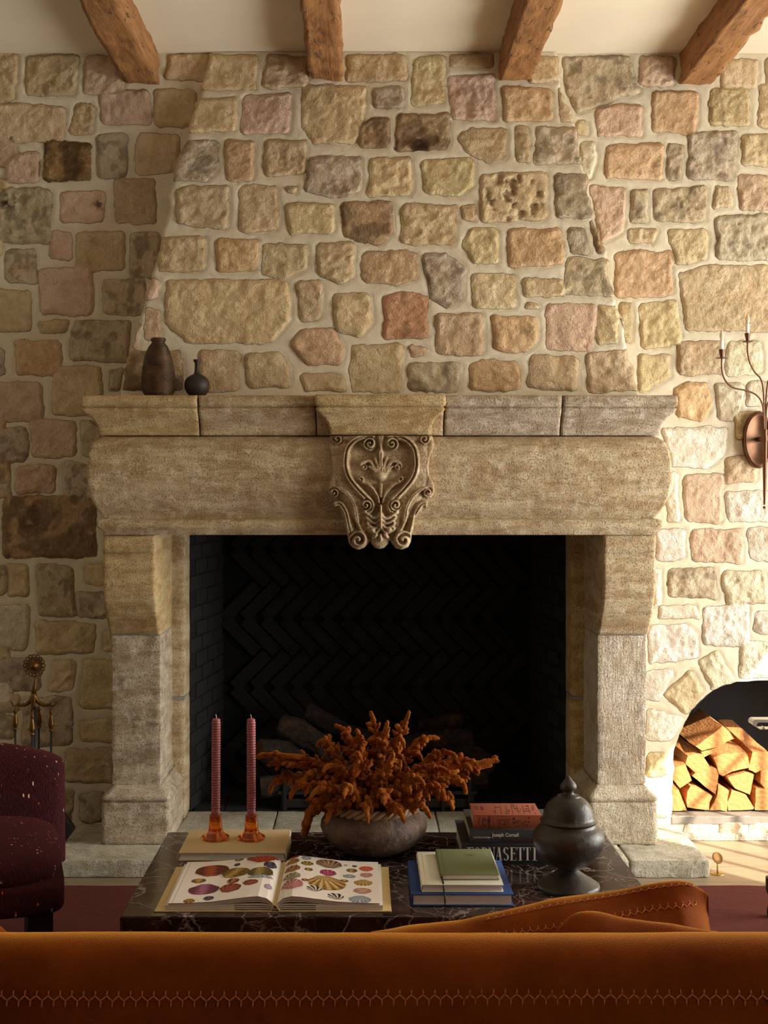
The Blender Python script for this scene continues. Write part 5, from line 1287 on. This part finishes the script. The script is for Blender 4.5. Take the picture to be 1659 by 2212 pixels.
# ------------------------------------------------------------------ fire tools left of the fireplace
dt = 5.10
t5 = lambda x, y, d=dt: P(x/5.53, y/5.53+1400, d)
base = t5(410, 0); ts = empty('fire_tool_stand', (base.x, base.y, 0), 'brass-handled fire tool stand with pierced rosette top behind the burgundy armchair', 'fire tools')
TL = Vector(ts.location)
def tadd(m, name, mat, **k):
    o = m.build(name, M[mat], ts, **k); o.location = -TL; return o
m = MB(); c0 = t5(408, 208); rs_ = lambda v: v/5.53/F*dt
T_ = Matrix.Translation(c0) @ Matrix.Rotation(PI/2, 4, 'X')
m.lathe([(.001, -.004), (rs_(58), -.004), (rs_(60), .003), (rs_(52), .006), (rs_(46), .005), (rs_(42), .012), (rs_(25), .018), (.001, .020)], 0, 0, 32, M=T_)
for k in range(16):
    a_ = 2*PI*k/16; ca, sa = math.cos(a_), math.sin(a_)
    rad0, rad1 = rs_(58), rs_(98)
    m.tube([c0+Vector((rad0*math.cos(a_-.1), 0, rad0*math.sin(a_-.1))), c0+Vector((rad1*math.cos(a_+.15), 0, rad1*math.sin(a_+.15)))], .0024, 6)
    cc = c0+Vector((rs_(112)*ca, 0, rs_(112)*sa)); lp = [cc+Vector((rs_(20)*math.cos(b_), -.001, rs_(20)*math.sin(b_))) for b_ in np.linspace(0, 2*PI, 13)]
    m.tube(lp, .0024, 6, caps=False)
m.tube([c0+Vector((rs_(76)*math.cos(b_), 0, rs_(76)*math.sin(b_))) for b_ in np.linspace(0, 2*PI, 41)], .0022, 6, caps=False)
tadd(m, 'rosette', 'brass')
m = MB(); m.tube([t5(430, 330), t5(422, 400), t5(412, 470), t5(405, 545)], [.0035, .0055, .0085, .0105], 12)
m.tube([t5(405, 540), t5(404, 580), t5(400, 640), t5(395, 700), t5(392, 735)], [.011, .0125, .011, .008, .004], 14)
for s_ in (-1, 1):
    pts = smooth_path([t5(404+s_*12, 575), t5(404+s_*48, 640), t5(404+s_*105, 678), t5(404+s_*165, 680), t5(404+s_*205, 668)], 6); m.tube(pts, [.009-.004*i/len(pts) for i in range(len(pts))], 10)
    m.tube(smooth_path([t5(404+s_*205, 690), t5(404+s_*240, 690), t5(404+s_*262, 655), t5(404+s_*278, 635)], 5), .0034, 8)
m.tube(smooth_path([t5(392, 700), t5(380, 740, dt-.03), t5(385, 775, dt-.05)], 5), .004, 8)
tadd(m, 'crown', 'brass')
m = MB().tube([t5(425, 700), Vector((TL.x, TL.y, .03))], .006, 12); tadd(m, 'pole', 'black')
m = MB().lathe([(.001, 0), (.10, 0), (.10, .012), (.03, .025), (.001, .03)], 0, 0, 32, M=Matrix.Translation(TL)); tadd(m, 'base', 'black')
def tool(x, y, d, lab, kind, sc_=1.):
    top = t5(x, y, d); r = empty('fire_'+kind, (top.x, top.y, top.z-.62), lab, kind, 'fire tools on the stand')
    u = lambda v: -v/5.53/F*d
    H0 = .62
    m = MB().lathe([(.001, H0+u(0)), (.0045, H0+u(2)), (.0050, H0+u(20)), (.0085, H0+u(30)), (.0085, H0+u(38)), (.0055, H0+u(48)), (.0060, H0+u(70)), (.0095, H0+u(110)), (.0118, H0+u(160)), (.0112, H0+u(195)), (.0070, H0+u(222)), (.0105, H0+u(232)), (.0105, H0+u(246)), (.0050, H0+u(258)), (.001, H0+u(260))][::-1], 0, 0, 24); o = m.build('handle', M['brass'], r, auto=.9); o.location = (0, 0, 0)
    m = MB().tube([(0, 0, H0+u(-12)), (0, 0, H0+.002)], .0035, 8); o = m.build('hanging_loop', M['brass'], r); o.location = (0, 0, 0)
    m = MB().tube([(0, 0, H0+u(250)), (0, 0, .14)], .0045, 10); o = m.build('shaft', M['black'], r); o.location = (0, 0, 0)
    m = MB()
    if kind == 'poker': m.tube([(0, 0, .15), (0, 0, .05), (.0, 0, .02)], [.005, .005, .001], 8); m.tube([(0, 0, .08), (.03, 0, .07), (.035, 0, .05)], [.004, .004, .001], 8)
    elif kind == 'shovel': m.prism([(-.05, -.004, .14), (.05, -.004, .14), (.058, -.03, .0), (-.058, -.03, .0)], (0, .004, 0))
    elif kind == 'brush': m.tube([(0, 0, .15), (0, 0, .11), (0, 0, .0)], [.008, .022, .034], 16)
    else:
        for s_ in (-1, 1): m.tube(smooth_path([(0, 0, .34), (s_*.03, 0, .31), (s_*.035, 0, .2), (s_*.01, 0, .03)], 6), .004, 8)
    o = m.build(kind+'_head', M['black'], r, smooth=kind != 'shovel'); o.location = (0, 0, 0)
    return r
tool(183, 725, dt, 'fire poker hanging left on the tool stand, brass baluster handle', 'poker')
tool(612, 738, dt, 'fire brush hanging right on the tool stand, brass baluster handle', 'brush')
tool(385, 785, dt-.05, 'fire tongs hanging in front of the tool stand pole', 'tongs')
tool(462, 700, dt+.13, 'fire tool hanging behind the pole, mostly hidden', 'shovel')
# dustpan leaning between chair and hearth
a_ = P(150, 1798, 4.95)
dp = empty('ash_pan', (-1.22, -.42, 0), 'black metal pan sticking out behind the burgundy armchair onto the hearth', 'pan')
m = MB(); quad = [P(120, 1745, 5.0), P(137, 1763, 5.0), P(157, 1794, 5.0), P(154, 1801, 5.0), P(138, 1822, 5.0), P(112, 1815, 5.0)]
m.prism([p-Vector(dp.location) for p in quad], (0, .05, 0)); o = m.build('pan_body', M['black'], dp, smooth=False); o.location = (0, 0, 0)

# ------------------------------------------------------------------ burgundy armchair
rz = math.radians(16); ch = empty('armchair', (-1.225, -1.52, 0), 'burgundy tweed slipper chair with coloured flecks at the left edge', 'armchair', rz=rz)
def cadd(m, name, mat, smooth=True, **k):
    o = m.build(name, M[mat], ch, smooth=smooth, **k); o.location = (0, 0, 0); return o
def superpad(x0, x1, y0, y1, z0, z1, ex=.35, n=28, crown=0., mb=None, shear=0.):
    """soft upholstered block (superellipsoid-like)"""
    V = []; Fc = []; cx_, cy_, cz_ = (x0+x1)/2, (y0+y1)/2, (z0+z1)/2; a, b, c = (x1-x0)/2, (y1-y0)/2, (z1-z0)/2
    sg = lambda v, e: math.copysign(abs(v)**e, v)
    for i in range(n+1):
        ph = -PI/2+PI*i/n
        for k in range(2*n):
            th = 2*PI*k/(2*n)
            x = a*sg(math.cos(ph), ex)*sg(math.cos(th), ex); y = b*sg(math.cos(ph), ex)*sg(math.sin(th), ex); z = c*sg(math.sin(ph), ex)
            z += crown*(1-(x/a)**2)*(1-(y/b)**2)*(1 if z > 0 else 0)
            y += shear*(z+c)
            V.append((cx_+x, cy_+y, cz_+z))
    S = 2*n
    Fc = [(i*S+k, i*S+(k+1) % S, (i+1)*S+(k+1) % S, (i+1)*S+k) for i in range(n) for k in range(S)]
    mb = mb or MB(); mb.add(V, Fc); return mb
# backrest with rounded shoulders
m = MB(); V = []; S = 40; NZ = 26
for i in range(NZ+1):
    t_ = i/NZ; zz_ = .26+t_*.375
    for k in range(S):
        a_ = 2*PI*k/S; sx_ = math.copysign(abs(math.cos(a_))**.35, math.cos(a_)); sy = math.copysign(abs(math.sin(a_))**.6, math.sin(a_))
        hwid = .345; sh = max(0, (t_-.80)/.20)
        w_ = hwid*(1-.42*sh**1.8); th_ = .075*(1-.65*sh**3)
        zc_ = zz_-.0
        V.append((sx_*w_, .27+sy*th_+.06*t_, zc_-.015*sh*abs(sx_)**3))
m.add(V, [(i*S+k, i*S+(k+1) % S, (i+1)*S+(k+1) % S, (i+1)*S+k) for i in range(NZ) for k in range(S)]+[tuple(NZ*S+k for k in range(S)), tuple(range(S))[::-1]])
cadd(m, 'backrest', 'tweed', auto=1.2)
cadd(superpad(-.34, .315, -.30, .26, .325, .425, .5, crown=.035), 'seat_cushion', 'tweed')
cadd(superpad(-.345, .32, -.305, .33, .255, .35, .22), 'seat_base', 'tweed')
m = MB()
def ringline(z, ax, by, r=.003):
    pts = []
    for k in range(81):
        a_ = 2*PI*k/80; pts.append((-.0125+(ax+.012)*math.copysign(abs(math.cos(a_))**.3, math.cos(a_)), .0+by*math.copysign(abs(math.sin(a_))**.3, math.sin(a_)), z))
    m.tube(pts, r, 6, caps=False)
ringline(.338, .316, .300); cadd(m, 'piping', 'tweed')
for sx_ in (-1, 1):
    for sy in (-1, 1):
        m = MB().prism([(sx_*.25-.034, sy*.25-.034, .27), (sx_*.25+.034, sy*.25-.034, .27), (sx_*.25+.034, sy*.25+.034, .27), (sx_*.25-.034, sy*.25+.034, .27)], (0, 0, -.254)); cadd(m, 'leg', 'black', smooth=False)

# ------------------------------------------------------------------ chair whose arm and foot show at the right edge
rc = empty('lounge_chair', (1.62, -.92, 0), 'lounge chair at the right edge, only pale metal arm loop and dark foot showing', 'armchair')
RL = Vector(rc.location)
dch = 4.38
w2 = lambda x, y, d=dch: P(x/13.83+1560, y/13.83+1500, d)-RL
m = MB()
outer = [(1900, 748), (1369, 752), (980, 752), (930, 790), (905, 850), (925, 915), (1060, 1000), (1130, 1048), (1250, 1050), (1500, 1046), (1900, 1046)]
inner = [(1900, 842), (1369, 842), (1110, 838), (1060, 860), (1035, 905), (1045, 960), (1085, 1010), (1140, 1040), (1250, 1040), (1500, 1038), (1900, 1038)]
for i in range(len(outer)-1):
    m.prism([w2(*outer[i]), w2(*outer[i+1]), w2(*inner[i+1]), w2(*inner[i])], (0, .05, 0))
o = m.build('arm_loop', M['steel'], rc, smooth=False); o.location = (0, 0, 0); o['label'] = 'pale metal arm loop'
o = MB().prism([w2(1215, 1010), w2(1240, 955), (w2(1260, 970)), w2(1290, 1050)], (0, .02, 0)).build('arm_clip', M['steel'], rc, smooth=False); o.location = (0, 0, 0)
fx_ = P(1668, 1960, 4.30)-RL
m = MB().lathe([(.001, .0165), (.016, .0165), (.018, .03), (.014, .055), (.001, .055)], fx_.x, fx_.y, 24); 
o = m.build('foot', M['black'], rc, auto=.8); o.location = (0, 0, 0)
m = MB().lathe([(.001, .055), (.014, .055), (.012, .085), (.020, .10), (.0215, .11), (.0215, .148), (.001, .15)], fx_.x, fx_.y, 24); o = m.build('leg', M['leg_grey'], rc, auto=.8); o.location = (0, 0, 0)
m = MB(); m.tube([(fx_.x+.02, fx_.y, .14), (w2(1900, 900).x, w2(1900, 900).y, w2(1900, 950).z), (.20, -.45, .40)], .012, 10); o = m.build('side_tube', M['leg_grey'], rc); o.location = (0, 0, 0)
o = superpad(.16, .70, -.95, -.35, .30, .42, .4).build('seat_cushion', M['tweed'], rc); o.location = (0, 0, 0)
o = superpad(.62, .76, -.95, -.35, .30, .70, .4).build('backrest', M['tweed'], rc); o.location = (0, 0, 0)
for y_ in (-.9, -.4):
    o = MB().tube([(.68, y_, .34), (.70, y_, .028)], .012, 10).build('leg', M['leg_grey'], rc); o.location = (0, 0, 0)

# ------------------------------------------------------------------ sofa seen from behind, cushions
sf = empty('sofa', (0, -2.95, 0), 'rust-orange velvet sofa seen from behind along the bottom of the picture', 'sofa')
SL = Vector(sf.location)
def fadd(m, name, mat, **k):
    o = m.build(name, M[mat], sf, **k); o.location = -SL; return o
zt = .750; xs_ = np.linspace(-1.25, 1.25, 200)
prof = [(1.955, .06), (1.935, .25), (1.928, .50), (1.930, .62), (1.934, .67), (1.940, .704), (1.952, .729), (1.972, .744), (2.0, zt), (2.035, .746), (2.065, .730), (2.085, .704), (2.10, .67), (2.14, .42), (2.14, .06)]
prof = [(p.x, p.y) for p in smooth_path([(a, b, 0) for a, b in prof], 5)]
PR = np.array(prof); XX_, KK = np.meshgrid(xs_, np.arange(len(PR)), indexing='ij')
pz_ = PR[KK, 1]; py_ = PR[KK, 0]-DW; wob = .0035*fbm(XX_*3, pz_*4, 1)+.0012*fbm(XX_*14, pz_*10, 2)
V = np.stack([XX_, py_+wob, pz_+wob*.5], -1).reshape(-1, 3); idx = np.arange(XX_.size).reshape(XX_.shape); q = np.stack([idx[:-1, :-1], idx[:-1, 1:], idx[1:, 1:], idx[1:, :-1]], -1).reshape(-1, 4)
n_ = len(PR); fc = [tuple(int(v) for v in f) for f in q]+[tuple(range(n_))[::-1], tuple(range(V.shape[0]-n_, V.shape[0]))]
o = mesh_np('back', V, fc, M['velvet'], sf); o.location = -SL
m = MB()
zs0 = .6815; rr = random.Random(8); pitch = .0178; x = -1.2; kk = 0
yS = lambda z: float(np.interp(z, PR[:40, 1], PR[:40, 0]))-DW-.0006
while x < 1.2:
    j = rr.uniform(-.0012, .0012); dz = .0015*math.sin(x*5); A = (x, zs0+dz-.004+j); B = (x+pitch/2, zs0+dz+.003); Cc = (x+pitch, zs0+dz-.004)
    for p_, q_ in ((A, B), (B, Cc), (B, (x+pitch/2+.0006, zs0+dz+.0105)), (A, (x-.0006, zs0+dz-.013))):
        m.tube([(p_[0], yS(p_[1]), p_[1]), ((p_[0]+q_[0])/2, yS((p_[1]+q_[1])/2)-.0006, (p_[1]+q_[1])/2), (q_[0], yS(q_[1]), q_[1])], [.0009, .0013, .0008], 5)
    x += pitch; kk += 1
o = fadd(m, 'feather_stitching', 'stitch')
fadd(superpad(-1.25, 1.25, 2.10-DW, 2.84-DW, .28, .46, .2, n=20), 'seat_cushion', 'velvet')
fadd(MB().box(-1.25, 1.25, 2.0-DW, 2.82-DW, .06, .30, .02), 'frame', 'velvet')
for xx in (-1.40, 1.25): fadd(superpad(xx, xx+.16, 1.93-DW, 2.84-DW, .06, .66, .3, n=16), 'arm', 'velvet')
for xx in (-1.3, 1.3):
    for yy in (2.02, 2.76): fadd(MB().box(xx-.03, xx+.03, yy-DW-.03, yy-DW+.03, .0165, .07), 'foot', 'black', smooth=False)

def throw_cushion(name, label, top, zbot, d0, thick, stitch_rows, seed, tilt=0., d1=None):
    """soft cushion lying on its side along X: top = [(px,py)] silhouette; depth d0 (front face)"""
    d1 = d0 if d1 is None else d1
    tp_ = [P(u, v, d0+thick*.5)-Vector((0, thick*.5, 0)) for i, (u, v) in enumerate(top)]
    xs2 = np.linspace(tp_[0].x, tp_[-1].x, 90); zt_ = np.interp(xs2, [p.x for p in tp_], [p.z for p in tp_]); yc0 = np.interp(xs2, [p.x for p in tp_], [p.y for p in tp_])
    k_ = np.ones(7)/7; zp = np.pad(zt_, 3, mode='edge'); zt_ = np.convolve(zp, k_, 'valid')
    S = 44; V = np.zeros((len(xs2), S, 3)); L = xs2[-1]-xs2[0]
    for i, xx in enumerate(xs2):
        e = (xx-xs2[0])/L; w_ = min(1, (e/.10 if e < .10 else 1), ((1-e)/.10 if e > .90 else 1)); w_ = max(.04, w_)**.5
        for k in range(S):
            a_ = 2*PI*k/S; hz = (zt_[i]-zbot)/2
            y = -math.copysign(abs(math.cos(a_))**.85, math.cos(a_))*thick/2*w_*(1-.35*max(0, math.sin(a_))**3); zq = math.sin(a_)*hz
            wr = .022*float(vn(xx*6+seed+zq*9, zq*14+y*4, seed))+.005*float(vn(xx*22+seed, zq*30, y*20))
            V[i, k] = (xx, yc0[i]+thick*.5+y-wr*math.cos(a_)*1.2+tilt*zq, zbot+hz+zq+wr*.25*math.sin(a_))
    idx = np.arange(V.shape[0]*S).reshape(V.shape[0], S)
    fc = [(int(idx[i, k]), int(idx[i, (k+1) % S]), int(idx[i+1, (k+1) % S]), int(idx[i+1, k])) for i in range(V.shape[0]-1) for k in range(S)]
    fc += [tuple(range(S))[::-1], tuple(int(v) for v in idx[-1])]
    m = MB().add(V.reshape(-1, 3), fc)
    c_ = (float(xs2[45]), float(yc0[45]), float(zbot)); o = m.build(name, M['velvet'], None, origin=c_)
    tag(o, label, 'cushion')
    for (kk_, i0, i1) in stitch_rows:
        prev = None; ms = MB()
        for j, i in enumerate(range(i0, i1)):
            kq = kk_; p = Vector(V[i, kq % S]).lerp(Vector(V[i, (kq+1) % S]), .45 if j % 2 else 0); nrm = (p-Vector((V[i, :, 0].mean(), V[i, :, 1].mean(), V[i, :, 2].mean()))).normalized(); p = p+nrm*.0012
            if prev is not None:
                ms.tube([prev, p], .0007, 5)
            if j % 2:
                ms.tube([p, p+(Vector(V[i, (kq+1) % S])-Vector(V[i, kq % S]))*.4+nrm*.0004], .0006, 4)
            prev = p
        s_ = ms.build('edge_stitching', M['stitch'], o); s_.location = -Vector(c_)
    return o
throw_cushion('throw_cushion', 'large rust velvet throw cushion with stitched edge lying on the sofa at the right', [(800, 2016), (880, 2008), (1000, 1987), (1100, 1966), (1200, 1948), (1300, 1929), (1400, 1908), (1450, 1901), (1490, 1899), (1508, 1908), (1522, 1922), (1530, 1938)], .50, 2.34, .17, [(5, 20, 86), (9, 30, 86)], 3)
throw_cushion('throw_cushion', 'crumpled rust velvet cushion corner poking up in front of the large stitched cushion', [(1205, 2014), (1222, 1990), (1240, 1976), (1265, 1971), (1300, 1974), (1350, 1986), (1420, 1996), (1500, 2006), (1580, 2016)], .50, 2.20, .09, [(4, 10, 34)], 9)
throw_cushion('throw_cushion', 'rust velvet cushion just showing above the sofa back at the bottom left corner', [(-300, 1960), (-120, 1966), (-40, 1976), (0, 1998), (14, 2010), (24, 2020)], .50, 2.22, .12, [(8, 10, 80)], 5)
# ------------------------------------------------------------------ camera, light
cam = bpy.data.cameras.new('camera'); co = bpy.data.objects.new('camera', cam); COL.objects.link(co)
co.location = (0, -DW, EYE); co.rotation_euler = (PI/2, 0, 0)
cam.sensor_fit = 'HORIZONTAL'; cam.sensor_width = 36; cam.lens = F/1659*36
cam.shift_x = (829.5-VX)/1659; cam.shift_y = -(1106-VY)/1659; cam.clip_start = .05
sc.camera = co
def area(name, loc, aim, sx, sy, col, watt):
    l = bpy.data.lights.new(name, 'AREA'); l.shape = 'RECTANGLE'; l.size = sx; l.size_y = sy; l.color = col; l.energy = watt
    o = bpy.data.objects.new(name, l); COL.objects.link(o); o.location = loc
    o.rotation_euler = (Vector(aim)-Vector(loc)).to_track_quat('-Z', 'Y').to_euler(); return o
area('skylight_door', (XW1+.12, -1.45, 1.17), (0, -1.45, 1.17), 2.25, 2.3, (1., .975, .92), 250)
area('added_side_fill', (XW1-.10, -5.05, 1.65), (0, -4.9, 1.6), 2.2, 1.35, (1., .92, .78), 14)  # added fill lamp inside the room, in front of the sheet
s = bpy.data.lights.new('sun', 'SUN'); s.energy = 14; s.angle = .009; s.color = (1., .90, .74)
so = bpy.data.objects.new('sun', s); COL.objects.link(so); so.rotation_euler = Vector((-.66, .75, -.66)).to_track_quat('-Z', 'Y').to_euler(); so.location = (6, -5, 4)
w = bpy.data.worlds.new('sky'); sc.world = w; w.use_nodes = True
bg = w.node_tree.nodes['Background']; bg.inputs[0].default_value = (.75, .85, 1, 1); bg.inputs[1].default_value = 1.0
sc.view_settings.view_transform = 'Standard'; sc.view_settings.look = 'None'; sc.view_settings.gamma = 1; sc.view_settings.use_curve_mapping = False
sc.view_settings.exposure = 0.04
sc.cycles.max_bounces = 9; sc.cycles.adaptive_threshold = .02; sc.cycles.diffuse_bounces = 5; sc.cycles.glossy_bounces = 4; sc.cycles.transmission_bounces = 8
sc.cycles.use_denoising = True
sc.cycles.sample_clamp_indirect = 6
